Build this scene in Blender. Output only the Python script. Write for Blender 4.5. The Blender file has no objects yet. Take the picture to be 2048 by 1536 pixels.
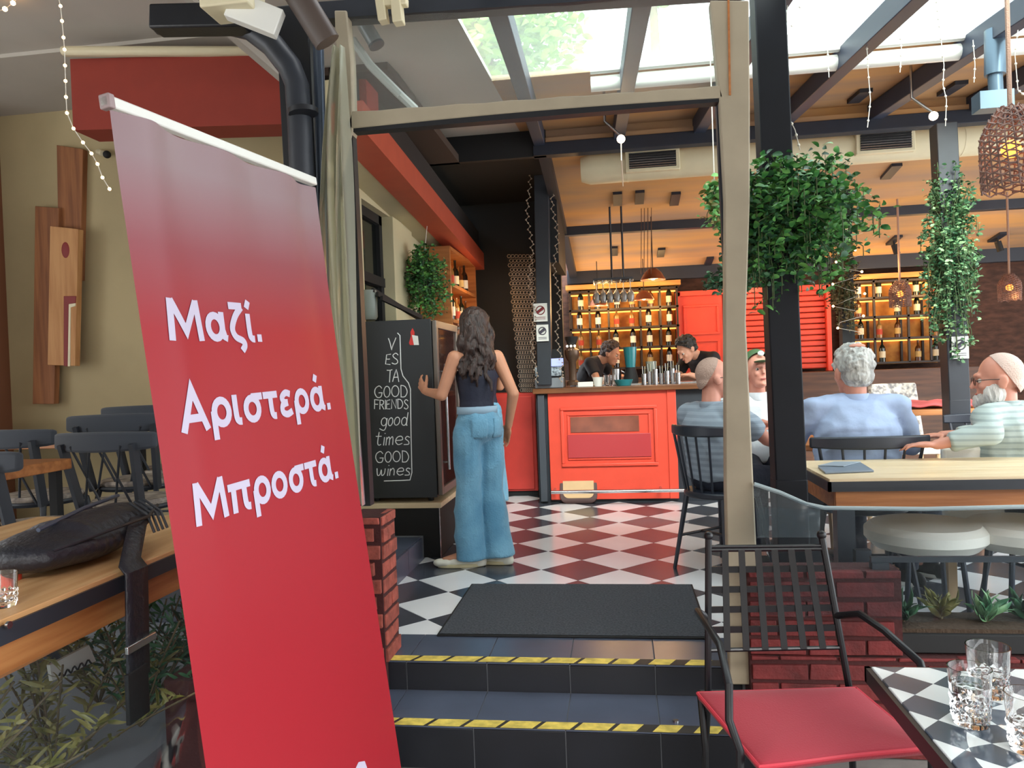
import bpy, bmesh, math, random
from mathutils import Vector, Matrix, noise
SCN = bpy.context.scene.collection
C = bpy.data.collections.new('place')      # linked to the scene at the end, which keeps the building fast
R = math.radians
rnd = random.Random(7)
# ---------------------------------------------------------------- camera, world, light, exposure
FPX = 1520.0
yc = Vector((211/FPX, 30/FPX, -1)).normalized()
zc = Vector((-.038, 1, .0247)); zc = (zc - yc*zc.dot(yc)).normalized()
xc = yc.cross(zc).normalized()
ROT = Matrix((xc, yc, zc))
CAM = Vector((0, 0, 1.20))
cd = bpy.data.cameras.new('camera'); cam = bpy.data.objects.new('camera', cd); C.objects.link(cam)
cam.matrix_world = Matrix.Translation(CAM) @ ROT.to_4x4()
cd.sensor_width = 36; cd.lens = 36*FPX/2048; cd.clip_start = .05; cd.clip_end = 200
bpy.context.scene.camera = cam
sc = bpy.context.scene
sc.view_settings.view_transform = 'Standard'; sc.view_settings.look = 'None'
sc.view_settings.gamma = 1; sc.view_settings.use_curve_mapping = False
sc.view_settings.exposure = 0.5
sc.cycles.max_bounces = 12; sc.cycles.transmission_bounces = 12; sc.cycles.diffuse_bounces = 5; sc.cycles.transparent_max_bounces = 24
w = bpy.data.worlds.new('sky'); sc.world = w; w.use_nodes = True
wn = w.node_tree; wn.nodes.clear()
bg = wn.nodes.new('ShaderNodeBackground'); wo = wn.nodes.new('ShaderNodeOutputWorld')
bg.inputs[0].default_value = (.93, .97, 1, 1); bg.inputs[1].default_value = 4.0
wn.links.new(bg.outputs[0], wo.inputs[0])
def sun():
    l = bpy.data.lights.new('sun', 'SUN'); l.energy = 9.0; l.angle = R(30); l.color = (1, .98, .94)
    o = bpy.data.objects.new('sun', l); C.objects.link(o)
    o.rotation_euler = (R(55), 0, R(16))
sun()
def lamp(loc, e, col=(1, .62, .28), r=.08, kind='POINT', name='lamp_light', size=None, rot=None):
    l = bpy.data.lights.new(name, kind); l.energy = e; l.color = col
    if kind == 'POINT': l.shadow_soft_size = r
    if size: l.shape = 'RECTANGLE'; l.size, l.size_y = size
    o = bpy.data.objects.new(name, l); C.objects.link(o); o.location = loc
    if rot: o.rotation_euler = rot
    return o

# ---------------------------------------------------------------- measuring helpers
def ray(px, py): return ROT @ Vector(((px-1024)/FPX, (768-py)/FPX, -1))
def PY(px, py, Y): d = ray(px, py); return CAM + d*(Y/d.y)
def PX(px, py, X): d = ray(px, py); return CAM + d*(X/d.x)
def PZ(px, py, Z): d = ray(px, py); return CAM + d*((Z-CAM.z)/d.z)
def PD(px, py, D): return CAM + ray(px, py)*D

# ---------------------------------------------------------------- materials
def lin(c):
    return tuple(((v/255)/12.92 if v/255 <= .04045 else ((v/255+.055)/1.055)**2.4) for v in c)
MATS = {}
def M(name, rgb, rough=.5, metal=0, var=0, vscale=8, bump=0, bscale=60, emit=0, spec=.5, stretch=None,
      rgb2=None, coat=0, sheen=0, detail=4):
    if name in MATS: return MATS[name]
    m = bpy.data.materials.new(name); m.use_nodes = True; MATS[name] = m
    nt = m.node_tree; N = nt.nodes; L = nt.links; p = N['Principled BSDF']
    c = lin(rgb)
    p.inputs['Base Color'].default_value = (*c, 1); p.inputs['Roughness'].default_value = rough
    p.inputs['Metallic'].default_value = metal; p.inputs['Specular IOR Level'].default_value = spec
    p.inputs['Coat Weight'].default_value = coat; p.inputs['Sheen Weight'].default_value = sheen
    if emit:
        p.inputs['Emission Color'].default_value = (*c, 1); p.inputs['Emission Strength'].default_value = emit
    tc = N.new('ShaderNodeTexCoord'); mp = N.new('ShaderNodeMapping'); L.new(tc.outputs['Object'], mp.inputs[0])
    if stretch: mp.inputs['Scale'].default_value = stretch
    if var or rgb2:
        n = N.new('ShaderNodeTexNoise'); n.inputs['Scale'].default_value = vscale; n.inputs['Detail'].default_value = detail
        L.new(mp.outputs[0], n.inputs['Vector'])
        r = N.new('ShaderNodeValToRGB'); L.new(n.outputs[0], r.inputs[0])
        c2 = lin(rgb2) if rgb2 else tuple(min(1, v*(1+var)) for v in c)
        c1 = c if rgb2 else tuple(v*(1-var) for v in c)
        r.color_ramp.elements[0].position = .35; r.color_ramp.elements[1].position = .65
        r.color_ramp.elements[0].color = (*c1, 1); r.color_ramp.elements[1].color = (*c2, 1)
        L.new(r.outputs[0], p.inputs['Base Color'])
    if bump:
        n = N.new('ShaderNodeTexNoise'); n.inputs['Scale'].default_value = bscale; n.inputs['Detail'].default_value = 3
        L.new(mp.outputs[0], n.inputs['Vector'])
        b = N.new('ShaderNodeBump'); b.inputs['Strength'].default_value = bump; b.inputs['Distance'].default_value = .01
        L.new(n.outputs[0], b.inputs['Height']); L.new(b.outputs[0], p.inputs['Normal'])
    return m
def wood(name, rgb, rgb2, axis='X', rough=.45, scale=6):
    if name in MATS: return MATS[name]
    s = {'X': (1, 14, 14), 'Y': (14, 1, 14), 'Z': (14, 14, 1)}[axis]
    return M(name, rgb, rough, rgb2=rgb2, vscale=scale*.35, stretch=s, bump=.15, bscale=scale, detail=6)
def stripes(name, rgb, rgb2, scale, axis='X', rough=.8, width=.5):
    m = M(name, rgb, rough, bump=.25, bscale=25); nt = m.node_tree; N = nt.nodes; L = nt.links
    tc = N.new('ShaderNodeTexCoord'); wv = N.new('ShaderNodeTexWave'); wv.bands_direction = axis
    wv.inputs['Scale'].default_value = scale; wv.inputs['Distortion'].default_value = .35; wv.inputs['Detail Scale'].default_value = .6
    r = N.new('ShaderNodeValToRGB'); r.color_ramp.elements[0].position = width-.1; r.color_ramp.elements[1].position = width+.1
    r.color_ramp.elements[0].color = (*lin(rgb), 1); r.color_ramp.elements[1].color = (*lin(rgb2), 1)
    L.new(tc.outputs['Object'], wv.inputs[0]); L.new(wv.outputs[0], r.inputs[0]); L.new(r.outputs[0], N['Principled BSDF'].inputs['Base Color'])
    return m
def film(name, tint=(235, 240, 240), haze=.08, gloss=.1, rough=.08, hazecol=(225, 230, 228), wav=.0):
    m = bpy.data.materials.new(name); m.use_nodes = True; MATS[name] = m
    nt = m.node_tree; N = nt.nodes; L = nt.links; N.clear()
    o = N.new('ShaderNodeOutputMaterial'); t = N.new('ShaderNodeBsdfTransparent'); t.inputs[0].default_value = (*lin(tint), 1)
    g = N.new('ShaderNodeBsdfGlossy'); g.inputs['Roughness'].default_value = rough; g.inputs[0].default_value = (.9, .9, .9, 1)
    d = N.new('ShaderNodeBsdfDiffuse'); d.inputs[0].default_value = (*lin(hazecol), 1)
    tl = N.new('ShaderNodeBsdfTranslucent'); tl.inputs[0].default_value = (*lin(hazecol), 1)
    dm = N.new('ShaderNodeMixShader'); L.new(d.outputs[0], dm.inputs[1]); L.new(tl.outputs[0], dm.inputs[2])
    a = N.new('ShaderNodeMixShader'); a.inputs[0].default_value = haze; L.new(t.outputs[0], a.inputs[1]); L.new(dm.outputs[0], a.inputs[2])
    b = N.new('ShaderNodeMixShader'); fr = N.new('ShaderNodeLayerWeight'); fr.inputs[0].default_value = gloss
    L.new(fr.outputs['Fresnel'], b.inputs[0]); L.new(a.outputs[0], b.inputs[1]); L.new(g.outputs[0], b.inputs[2]); L.new(b.outputs[0], o.inputs[0])
    if wav:
        tc = N.new('ShaderNodeTexCoord'); n = N.new('ShaderNodeTexNoise'); n.inputs['Scale'].default_value = 5; n.inputs['Detail'].default_value = 2
        L.new(tc.outputs['Object'], n.inputs['Vector']); bp = N.new('ShaderNodeBump'); bp.inputs['Strength'].default_value = wav; bp.inputs['Distance'].default_value = .05
        L.new(n.outputs[0], bp.inputs['Height']); L.new(bp.outputs[0], g.inputs['Normal'])
    return m
def glass(name, col=(255, 255, 255), rough=0.0):
    m = bpy.data.materials.new(name); m.use_nodes = True; MATS[name] = m
    p = m.node_tree.nodes['Principled BSDF']; p.inputs['Base Color'].default_value = (*lin(col), 1)
    p.inputs['Transmission Weight'].default_value = 1; p.inputs['Roughness'].default_value = rough; p.inputs['IOR'].default_value = 1.45
    return m

# ---------------------------------------------------------------- mesh builder
class MB:
    def __init__(s): s.v = []; s.f = []
    def add(s, vs, fs):
        o = len(s.v); s.v += [Vector(v) for v in vs]; s.f += [tuple(i+o for i in f) for f in fs]; return s
    def box(s, a, b):
        (x0, y0, z0), (x1, y1, z1) = a, b
        x0, x1 = min(x0, x1), max(x0, x1); y0, y1 = min(y0, y1), max(y0, y1); z0, z1 = min(z0, z1), max(z0, z1)
        return s.add([(x0,y0,z0),(x1,y0,z0),(x1,y1,z0),(x0,y1,z0),(x0,y0,z1),(x1,y0,z1),(x1,y1,z1),(x0,y1,z1)],
                     [(0,3,2,1),(4,5,6,7),(0,1,5,4),(1,2,6,5),(2,3,7,6),(3,0,4,7)])
    def cbox(s, c, size, rot=None):
        n = len(s.v); h = [v/2 for v in size]; s.box([-v for v in h], h)
        for i in range(n, len(s.v)):
            v = s.v[i]
            if rot is not None: v = rot @ v
            s.v[i] = v + Vector(c)
        return s
    def beam(s, p, q, wd, ht, up=(0, 0, 1)):
        p = Vector(p); q = Vector(q); d = (q-p).normalized(); u = Vector(up)
        sd = d.cross(u)
        if sd.length < 1e-4: sd = d.cross(Vector((0, 1, 0)))
        sd.normalize(); u = sd.cross(d).normalized(); a = sd*wd/2; b = u*ht/2
        vs = [p-a-b, p+a-b, p+a+b, p-a+b, q-a-b, q+a-b, q+a+b, q-a+b]
        return s.add(vs, [(0,3,2,1)[::-1],(4,5,6,7)[::-1],(0,1,5,4)[::-1],(1,2,6,5)[::-1],(2,3,7,6)[::-1],(3,0,4,7)[::-1]])
    def cyl(s, p, q, r0, r1=None, n=12, caps=True):
        r1 = r0 if r1 is None else r1; p = Vector(p); q = Vector(q); d = (q-p).normalized()
        a = d.orthogonal().normalized(); b = d.cross(a)
        vs = [p+(a*math.cos(t)+b*math.sin(t))*r0 for t in [2*math.pi*i/n for i in range(n)]]
        vs += [q+(a*math.cos(t)+b*math.sin(t))*r1 for t in [2*math.pi*i/n for i in range(n)]]
        fs = [(i, (i+1) % n, n+(i+1) % n, n+i) for i in range(n)]
        if caps: fs += [tuple(range(n))[::-1], tuple(range(n, 2*n))]
        return s.add(vs, fs)
    def tube(s, pts, r, n=8, caps=True):
        pts = [Vector(p) for p in pts]; rs = r if isinstance(r, (list, tuple)) else [r]*len(pts)
        vs = []; fs = []; a = None
        for i, p in enumerate(pts):
            d = (pts[min(i+1, len(pts)-1)]-pts[max(i-1, 0)]).normalized()
            if a is None: a = d.orthogonal().normalized()
            else:
                a = a-d*a.dot(d); a = a.normalized() if a.length > 1e-6 else d.orthogonal().normalized()
            b = d.cross(a)
            vs += [p+(a*math.cos(2*math.pi*k/n)+b*math.sin(2*math.pi*k/n))*rs[i] for k in range(n)]
        for i in range(len(pts)-1):
            fs += [(i*n+k, i*n+(k+1) % n, (i+1)*n+(k+1) % n, (i+1)*n+k) for k in range(n)]
        if caps: fs += [tuple(range(n))[::-1], tuple(range((len(pts)-1)*n, len(pts)*n))]
        return s.add(vs, fs)
    def lathe(s, prof, c=(0, 0, 0), n=20, caps=True):
        c = Vector(c); vs = []; fs = []
        for r, z in prof: vs += [c+Vector((r*math.cos(2*math.pi*k/n), r*math.sin(2*math.pi*k/n), z)) for k in range(n)]
        for i in range(len(prof)-1):
            fs += [(i*n+k, i*n+(k+1) % n, (i+1)*n+(k+1) % n, (i+1)*n+k) for k in range(n)]
        if caps: fs += [tuple(range(n))[::-1], tuple(range((len(prof)-1)*n, len(prof)*n))]
        return s.add(vs, fs)
    def ell(s, c, r, rot=None, n=16, m=10):
        c = Vector(c); r = (r, r, r) if isinstance(r, (int, float)) else r; vs = []; fs = []
        def T(x, y, z):
            v = Vector((x*r[0], y*r[1], z*r[2])); return c+(rot @ v if rot is not None else v)
        vs.append(T(0, 0, -1))
        for i in range(1, m):
            t = math.pi*i/m
            for k in range(n): a = 2*math.pi*k/n; vs.append(T(math.sin(t)*math.cos(a), math.sin(t)*math.sin(a), -math.cos(t)))
        vs.append(T(0, 0, 1)); e = len(vs)-1
        for k in range(n): fs += [(0, 1+(k+1) % n, 1+k), (e, 1+(m-2)*n+k, 1+(m-2)*n+(k+1) % n)]
        for i in range(m-2):
            for k in range(n): fs.append((1+i*n+k, 1+i*n+(k+1) % n, 1+(i+1)*n+(k+1) % n, 1+(i+1)*n+k))
        return s.add(vs, fs)
    def cap(s, p, q, r0, r1=None, n=12):      # tapered capsule, for remeshing
        r1 = r0 if r1 is None else r1; s.cyl(p, q, r0, r1, n); s.ell(p, r0, n=n, m=8); s.ell(q, r1, n=n, m=8); return s
    def prism(s, poly, vec):
        n = len(poly); v = Vector(vec); vs = [Vector(p) for p in poly]+[Vector(p)+v for p in poly]
        return s.add(vs, [tuple(range(n))[::-1], tuple(range(n, 2*n))]+[(i, (i+1) % n, n+(i+1) % n, n+i) for i in range(n)])
    def grid(s, fn, nu, nv, thick=0):
        vs = [fn(i/nu, j/nv) for j in range(nv+1) for i in range(nu+1)]
        return s.add(vs, [(j*(nu+1)+i, j*(nu+1)+i+1, (j+1)*(nu+1)+i+1, (j+1)*(nu+1)+i) for j in range(nv) for i in range(nu)])
    def mesh(s, name):
        me = bpy.data.meshes.new(name); me.from_pydata([tuple(v) for v in s.v], [], s.f)
        bm = bmesh.new(); bm.from_mesh(me); bmesh.ops.recalc_face_normals(bm, faces=bm.faces); bm.to_mesh(me); bm.free()
        return me
    def build(s, name, mat, parent=None, smooth=True, bevel=0, solid=0, ang=35, loc=None, **kw):
        me = s.mesh(name); me.materials.append(mat)
        if smooth:
            me.polygons.foreach_set('use_smooth', [True]*len(me.polygons)); me.set_sharp_from_angle(angle=R(ang))
        o = bpy.data.objects.new(name, me); C.objects.link(o)
        if parent: o.parent = parent
        if loc is not None: o.location = loc
        if solid:
            md = o.modifiers.new('solid', 'SOLIDIFY'); md.thickness = solid; md.offset = 0
        if bevel:
            md = o.modifiers.new('bevel', 'BEVEL'); md.width = bevel; md.segments = 2; md.limit_method = 'ANGLE'; md.angle_limit = R(40)
        tag(o, **kw); return o
def tag(o, label=None, cat=None, group=None, kind=None):
    if label: o['label'] = label
    if cat: o['category'] = cat
    if group: o['group'] = group
    if kind: o['kind'] = kind
    return o
def thing(name, label, cat, loc=(0, 0, 0), rz=0, group=None, kind=None):
    o = bpy.data.objects.new(name, None); C.objects.link(o); o.location = loc; o.rotation_euler = (0, 0, rz)
    o.empty_display_size = .1
    return tag(o, label, cat, group, kind)
def dup(o, loc, rz=None, label=None, scale=None, group=None):
    def cp(s, par):
        c = s.copy(); C.objects.link(c)
        if par: c.parent = par
        for ch in s.children: cp(ch, c)
        return c
    c = cp(o, None); c.location = loc
    if rz is not None: c.rotation_euler = (0, 0, rz)
    if label: c['label'] = label
    if group: c['group'] = group
    if scale: c.scale = (scale,)*3
    return c
def remesh(mb, name, mat, parent, voxel=.008, smooth=3, fold=0, fscale=(6, 6, 3), ang=180, seed=0, cut=None, **kw):
    me = mb.mesh(name); o = bpy.data.objects.new(name, me); SCN.objects.link(o)
    md = o.modifiers.new('r', 'REMESH'); md.mode = 'VOXEL'; md.voxel_size = voxel
    if smooth:
        m2 = o.modifiers.new('s', 'SMOOTH'); m2.iterations = smooth; m2.factor = .5
    dg = bpy.context.evaluated_depsgraph_get(); ev = o.evaluated_get(dg)
    nm = bpy.data.meshes.new_from_object(ev); o.modifiers.clear(); o.data = nm; bpy.data.meshes.remove(me); SCN.objects.unlink(o); C.objects.link(o)
    if fold:
        cos = [v.co.copy() for v in nm.vertices]; nos = [v.normal.copy() for v in nm.vertices]; out = []
        for c, n_ in zip(cos, nos):
            k = noise.noise(Vector((c.x*fscale[0]+seed, c.y*fscale[1], c.z*fscale[2])))
            k2 = noise.noise(Vector((c.x*fscale[0]*2.3+5, c.y*fscale[1]*2.3+seed, c.z*fscale[2]*2.3)))
            out += (c + n_*fold*(1-abs(k)*3+.5*k2))[:]
        nm.vertices.foreach_set('co', out)
    if cut:
        bm = bmesh.new(); bm.from_mesh(nm)
        for co, no in cut:
            bmesh.ops.bisect_plane(bm, geom=bm.verts[:]+bm.edges[:]+bm.faces[:], plane_co=co, plane_no=no, clear_outer=True)
        bm.to_mesh(nm); bm.free()
    nm.name = name; nm.materials.clear(); nm.materials.append(mat)
    nm.polygons.foreach_set('use_smooth', [True]*len(nm.polygons))
    o.parent = parent; tag(o, **kw); return o
def ringpts(cx, cy, rx, ry, n=20, a0=0, a1=360): return [(cx+rx*math.cos(R(a0+(a1-a0)*i/n)), cy+ry*math.sin(R(a0+(a1-a0)*i/n))) for i in range(n+1)]
def crs(p, k=5):
    out = []; q = [p[0]]+p+[p[-1]]
    for i in range(1, len(q)-2):
        for j in range(k):
            t = j/k; out.append(tuple(.5*((2*q[i][c])+(-q[i-1][c]+q[i+1][c])*t+(2*q[i-1][c]-5*q[i][c]+4*q[i+1][c]-q[i+2][c])*t*t+(-q[i-1][c]+3*q[i][c]-3*q[i+1][c]+q[i+2][c])*t**3) for c in (0, 1)))
    return out+[p[-1]]
_al = [ringpts(.36, .36, .24, .28), [(.62, .74), (.61, .3), (.66, .10), (.76, .07)]]; _io = [crs([(.12, .74), (.12, .22), (.18, .09), (.30, .07)])]
GREEK = {'Μ': ([[(.10, 0), (.16, .98)], [(.16, .95), (.56, .22), (.98, .95)], [(.98, .98), (1.04, 0)]], 1.2), 'α': (_al, .84), 'ζ': ([[(.08, .92), (.58, .92)], crs([(.56, .9), (.3, .66), (.13, .34), (.22, .12), (.46, .02), (.52, -.10), (.40, -.24)])], .66),
 'ί': (_io+[[(.10, .88), (.20, 1.08)]], .38), 'ι': (_io, .38), '.': ([[(.12, .0), (.12, .2)]], .3), 'Α': ([[(.08, 0), (.45, .96), (.84, 0)], [(.2, .3), (.7, .3)]], .94),
 'ρ': ([ringpts(.42, .36, .25, .28), [(.14, .40), (.14, -.28)]], .80), 'σ': ([ringpts(.37, .34, .25, .27), [(.37, .64), (.80, .64)]], .82), 'τ': ([[(.02, .64), (.62, .64)], crs([(.32, .64), (.32, .22), (.38, .09), (.5, .07)])], .66),
 'ε': ([crs([(.54, .60), (.34, .65), (.16, .53), (.24, .40), (.40, .38)]), crs([(.40, .38), (.16, .32), (.13, .14), (.32, .06), (.56, .13)])], .64), 'ά': (_al+[[(.36, .88), (.45, 1.08)]], .84),
 'π': ([[(.0, .64), (.84, .64)], [(.2, .64), (.18, .0)], crs([(.6, .64), (.6, .22), (.66, .09), (.78, .07)])], .88), 'ο': ([ringpts(.36, .35, .26, .28)], .76)}
_lo = lambda: ringpts(.24, .3, .22, .3)
HAND = {'V': ([[(.02, .96), (.34, 0), (.66, 1)]], .8), 'E': ([[(.52, .96), (.03, .9), (.0, .04), (.55, 0)], [(.02, .5), (.42, .54)]], .72), 'S': ([crs([(.55, .86), (.3, 1), (.06, .8), (.22, .56), (.48, .40), (.54, .18), (.28, 0), (0, .12)])], .7),
 'T': ([[(0, .95), (.7, 1)], [(.36, .97), (.32, 0)]], .8), 'A': ([[(0, 0), (.34, 1), (.68, .02)], [(.13, .34), (.57, .38)]], .8), 'G': ([crs([(.66, .80), (.42, 1), (.1, .78), (.02, .4), (.22, .04), (.56, .08), (.68, .4)]), [(.36, .42), (.72, .44)]], .86),
 'O': ([ringpts(.33, .5, .32, .46)], .80), 'D': ([[(.04, 0), (.02, 1)], crs([(.0, 1), (.4, .92), (.62, .5), (.4, .08), (.0, .02)])], .78), 'F': ([[(.0, 0), (.02, 1), (.55, .96)], [(.02, .5), (.42, .52)]], .66),
 'R': ([[(.0, 0), (.02, 1)], crs([(.0, .98), (.45, .9), (.45, .58), (.02, .48)]), [(.2, .48), (.56, 0)]], .72), 'I': ([[(.06, 0), (.04, 1)]], .2), 'N': ([[(0, 0), (.04, 1), (.56, .02), (.6, 1)]], .76),
 'g': ([_lo(), crs([(.46, .58), (.46, -.1), (.3, -.34), (-.04, -.24)])], .62), 'o': ([_lo()], .6), 'd': ([_lo(), [(.46, 1), (.48, 0), (.58, .06)]], .68), 't': ([crs([(.14, .95), (.12, .2), (.22, .0), (.36, .08)]), [(-.04, .62), (.34, .66)]], .48),
 'i': ([[(.08, .6), (.08, 0)], [(.09, .84), (.1, .90)]], .26), 'm': ([[(.0, .6), (.0, 0)], crs([(.0, .4), (.18, .6), (.26, .4), (.26, .0)]), crs([(.26, .4), (.44, .6), (.52, .4), (.54, .0)])], .72),
 'e': ([crs([(.02, .3), (.44, .36), (.36, .6), (.1, .54), (.0, .24), (.2, .0), (.46, .1)])], .58), 's': ([crs([(.38, .56), (.16, .62), (.06, .44), (.3, .28), (.34, .08), (.0, .02)])], .5), 'w': ([crs([(.0, .6), (.1, .04), (.26, .1), (.32, .5), (.42, .04), (.6, .2), (.62, .62)])], .8), 'n': ([[(.0, .6), (.0, 0)], crs([(.0, .36), (.2, .6), (.34, .4), (.36, .0)])], .56)}
def write(name, body, fn, mat, parent, font, wd, tube=0, **kw):
    """strokes mapped by fn(u, v): u along the word 0-1, v in cap heights; flat ribbons of width wd, or round chalk strokes of radius tube"""
    total = sum(font[c][1] for c in body)-.06; x = 0; mb = MB(); k = 0; hs_ = None
    for c in body:
        for st in font[c][0]:
            k += 1; p = [(a+x, b) for a, b in st]
            if len(p) < 4:
                q = [p[0]]
                for a, b in zip(p, p[1:]): q += [(a[0]+(b[0]-a[0])*i/4, a[1]+(b[1]-a[1])*i/4) for i in (1, 2, 3, 4)]
                p = q
            if tube: mb.tube([fn(a/total, b) for a, b in p], tube, n=5); continue
            vs = []; n = len(p); closed = abs(p[0][0]-p[-1][0])+abs(p[0][1]-p[-1][1]) < 1e-4
            for i in range(n):
                a = p[i-1] if i else (p[-2] if closed else p[0]); b = p[i+1] if i < n-1 else (p[1] if closed else p[-1])
                dx, dy = b[0]-a[0], b[1]-a[1]; L = math.hypot(dx, dy) or 1; nx, ny = -dy/L*wd/2, dx/L*wd/2
                if 0 < i < n-1:
                    d0 = (p[i][0]-p[i-1][0], p[i][1]-p[i-1][1]); l0 = math.hypot(*d0) or 1; cs = abs((d0[0]*dx+d0[1]*dy)/(l0*L)); m = 1/max(.35, cs); nx *= m; ny *= m
                for s_ in (1, -1): vs.append(fn((p[i][0]+s_*nx)/total, p[i][1]+s_*ny, k*.00002))
            mb.add(vs, [(2*i, 2*i+1, 2*i+3, 2*i+2) for i in range(n-1)])
        x += font[c][1]
    return mb.build(name, mat, parent, smooth=False, **kw)
def bez(p0, p1, sag, n=12):
    p0 = Vector(p0); p1 = Vector(p1)
    return [p0.lerp(p1, i/n)+Vector((0, 0, -sag*4*(i/n)*(1-i/n))) for i in range(n+1)]
# ---------------------------------------------------------------- palette
m_black = M('black_paint', (20, 22, 28), .45, var=.15, bump=.05)
m_dark = M('dark_matte', (14, 15, 18), .7)
m_navy = M('dark_blue_steel', (28, 33, 46), .5, var=.1)
m_greyblk = M('grey_black_metal', (38, 42, 50), .45, var=.1)
m_tileblk = M('black_floor_tile', (66, 70, 80), .22, var=.12, vscale=3, spec=.6)
m_tilewht = M('white_floor_tile', (238, 240, 244), .16, var=.03, vscale=3, spec=.6)
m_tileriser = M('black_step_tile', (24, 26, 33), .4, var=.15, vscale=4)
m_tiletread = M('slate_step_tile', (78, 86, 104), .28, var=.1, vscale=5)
m_grout = M('grout', (120, 122, 128), .9)
m_brick = M('painted_red_brick', (98, 30, 30), .8, var=.35, vscale=9, bump=.5, bscale=50)
m_brick2 = M('worn_red_brick', (150, 74, 62), .85, var=.35, vscale=14, bump=.7, bscale=40)
m_mortar = M('mortar', (66, 28, 28), .95, bump=.4)
m_concrete = M('street_paving', (120, 118, 114), .9, var=.1, bump=.2)
m_cream = M('cream_plaster', (190, 180, 146), .85, var=.06, vscale=2, bump=.08, bscale=30)
m_beige = M('beige_plaster', (168, 152, 116), .85, var=.08, vscale=1.5, bump=.08, bscale=30)
m_redfascia = M('brick_red_paint', (150, 52, 34), .6, var=.05)
m_vinyl = M('beige_vinyl_strap', (156, 145, 124), .6, var=.07, vscale=5, bump=.1, bscale=12)
m_orange = M('orange_red_paint', (220, 74, 54), .4, var=.04, bump=.04, bscale=20)
m_fabric_roof = M('grey_awning_fabric', (184, 178, 168), .9, var=.05, vscale=2)
m_ceil = M('beige_boards_glow_bands', (152, 124, 102), .8, rgb2=(188, 142, 88), vscale=1.3, stretch=(.5, 2.6, 1), bump=.3, bscale=3)  # amber bands imitate a warm glow from behind, mixed into the base colour
m_white = M('white_plastic', (222, 222, 216), .4)
m_creampaint = M('cream_paint', (214, 204, 172), .5, var=.03)
m_chrome = M('brushed_steel', (190, 192, 196), .25, 1)
m_film = film('clear_pvc_film', (240, 246, 244), .14, .06, .12, wav=.3)
m_filmroof = film('hazy_roof_sheet', (242, 248, 246), .10, .04, .2, (240, 244, 240))
m_filmlow = film('creased_pvc_film', (228, 236, 240), .035, .07, .10, (190, 205, 212), wav=.8)
m_woodlite = wood('pale_wood_top', (212, 188, 150), (228, 208, 174), 'X')
m_woodmid = wood('orange_wood', (150, 90, 46), (182, 118, 66), 'X')
m_woodmidY = wood('orange_wood_y', (160, 98, 52), (194, 134, 80), 'Y')
m_wooddark = wood('dark_wood', (70, 42, 28), (98, 62, 40), 'X')

# ---------------------------------------------------------------- ground, floor and tiles
MB().box((-9, -4, -.34), (9, 3.2, -.281)).build('ground', m_concrete, kind='structure')
floor = MB().box((-1.31, 3.41, -.2), (8, 10.2, -.006)).box((.62, 3.09, -.2), (8, 3.42, -.006)).build('floor', m_grout, kind='structure')
def clip(poly, ax, lim, keep_gt):
    out = []
    for i in range(len(poly)):
        a, b = poly[i], poly[(i+1) % len(poly)]
        ia = (a[ax] > lim) == keep_gt; ib = (b[ax] > lim) == keep_gt
        if ia: out.append(a)
        if ia != ib:
            t = (lim-a[ax])/(b[ax]-a[ax]); out.append((a[0]+(b[0]-a[0])*t, a[1]+(b[1]-a[1])*t))
    return out
H = .235; g = .0025
tiles = []
for j in range(-6, 24):
    for i in range(-6, 30):
        if (i+j) % 2 == 0: continue
        cx, cy = -.03+H*i, 4.57+H*j
        h = H-g
        p = [(cx-h, cy), (cx, cy-h), (cx+h, cy), (cx, cy+h)]; full = True
        for ax, lim, kg in ((0, -1.3, True), (1, 3.42, True), (1, 9.6, False)):
            q = clip(p, ax, lim, kg)
            if len(q) != len(p): full = False
            p = q
            if len(p) < 3: break
        if len(p) < 3: continue
        tiles.append((cx, cy, p, full, j % 2 == 0))
tm = {}
for dark in (True, False):
    mb = MB(); h = H-g; mb.prism([(-h, 0, -.006), (0, -h, -.006), (h, 0, -.006), (0, h, -.006)], (0, 0, .006))
    me = mb.mesh('floor_tile'); me.materials.append(m_tileblk if dark else m_tilewht); tm[dark] = me
tiles.sort(key=lambda t: (t[1]+abs(t[0]-.1)*.8)+(3 if t[1] > 7.2 else 0))
far = {True: MB(), False: MB()}; n_ind = 0
for cx, cy, p, full, dark in tiles:
    if full and n_ind < 230 and cy < 7.4:
        o = bpy.data.objects.new('tile', tm[dark]); C.objects.link(o); o.parent = floor; o.location = (cx, cy, 0); n_ind += 1
    elif not full and cy < 5 and n_ind < 298:
        MB().prism([(x, y, -.006) for x, y in p], (0, 0, .006)).build('tile', m_tileblk if dark else m_tilewht, floor, smooth=False); n_ind += 1
    else: far[dark].prism([(x, y, -.006) for x, y in p], (0, 0, .006))
for dark in far: far[dark].build('far_tiles', m_tileblk if dark else m_tilewht, floor, smooth=False, kind='stuff')

# raised left terrace
fl = MB().box((-8, 1.0, -.2), (-1.36, 3.1, .148)).box((-8, 3.1, -.2), (-1.31, 8, .145)).build('floor', m_grout, kind='structure')
for k in range(5):
    y0 = 3.12+k*.34
    MB().box((-1.31, y0, .0), (-1.30, y0+.336, .142)).build('tile', m_tiletread, fl, smooth=False)
    for q in range(3):
        MB().box((-1.31-.34*q-.336, y0, .142), (-1.31-.34*q, y0+.336, .149)).build('tile', m_tiletread, fl, smooth=False)

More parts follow.
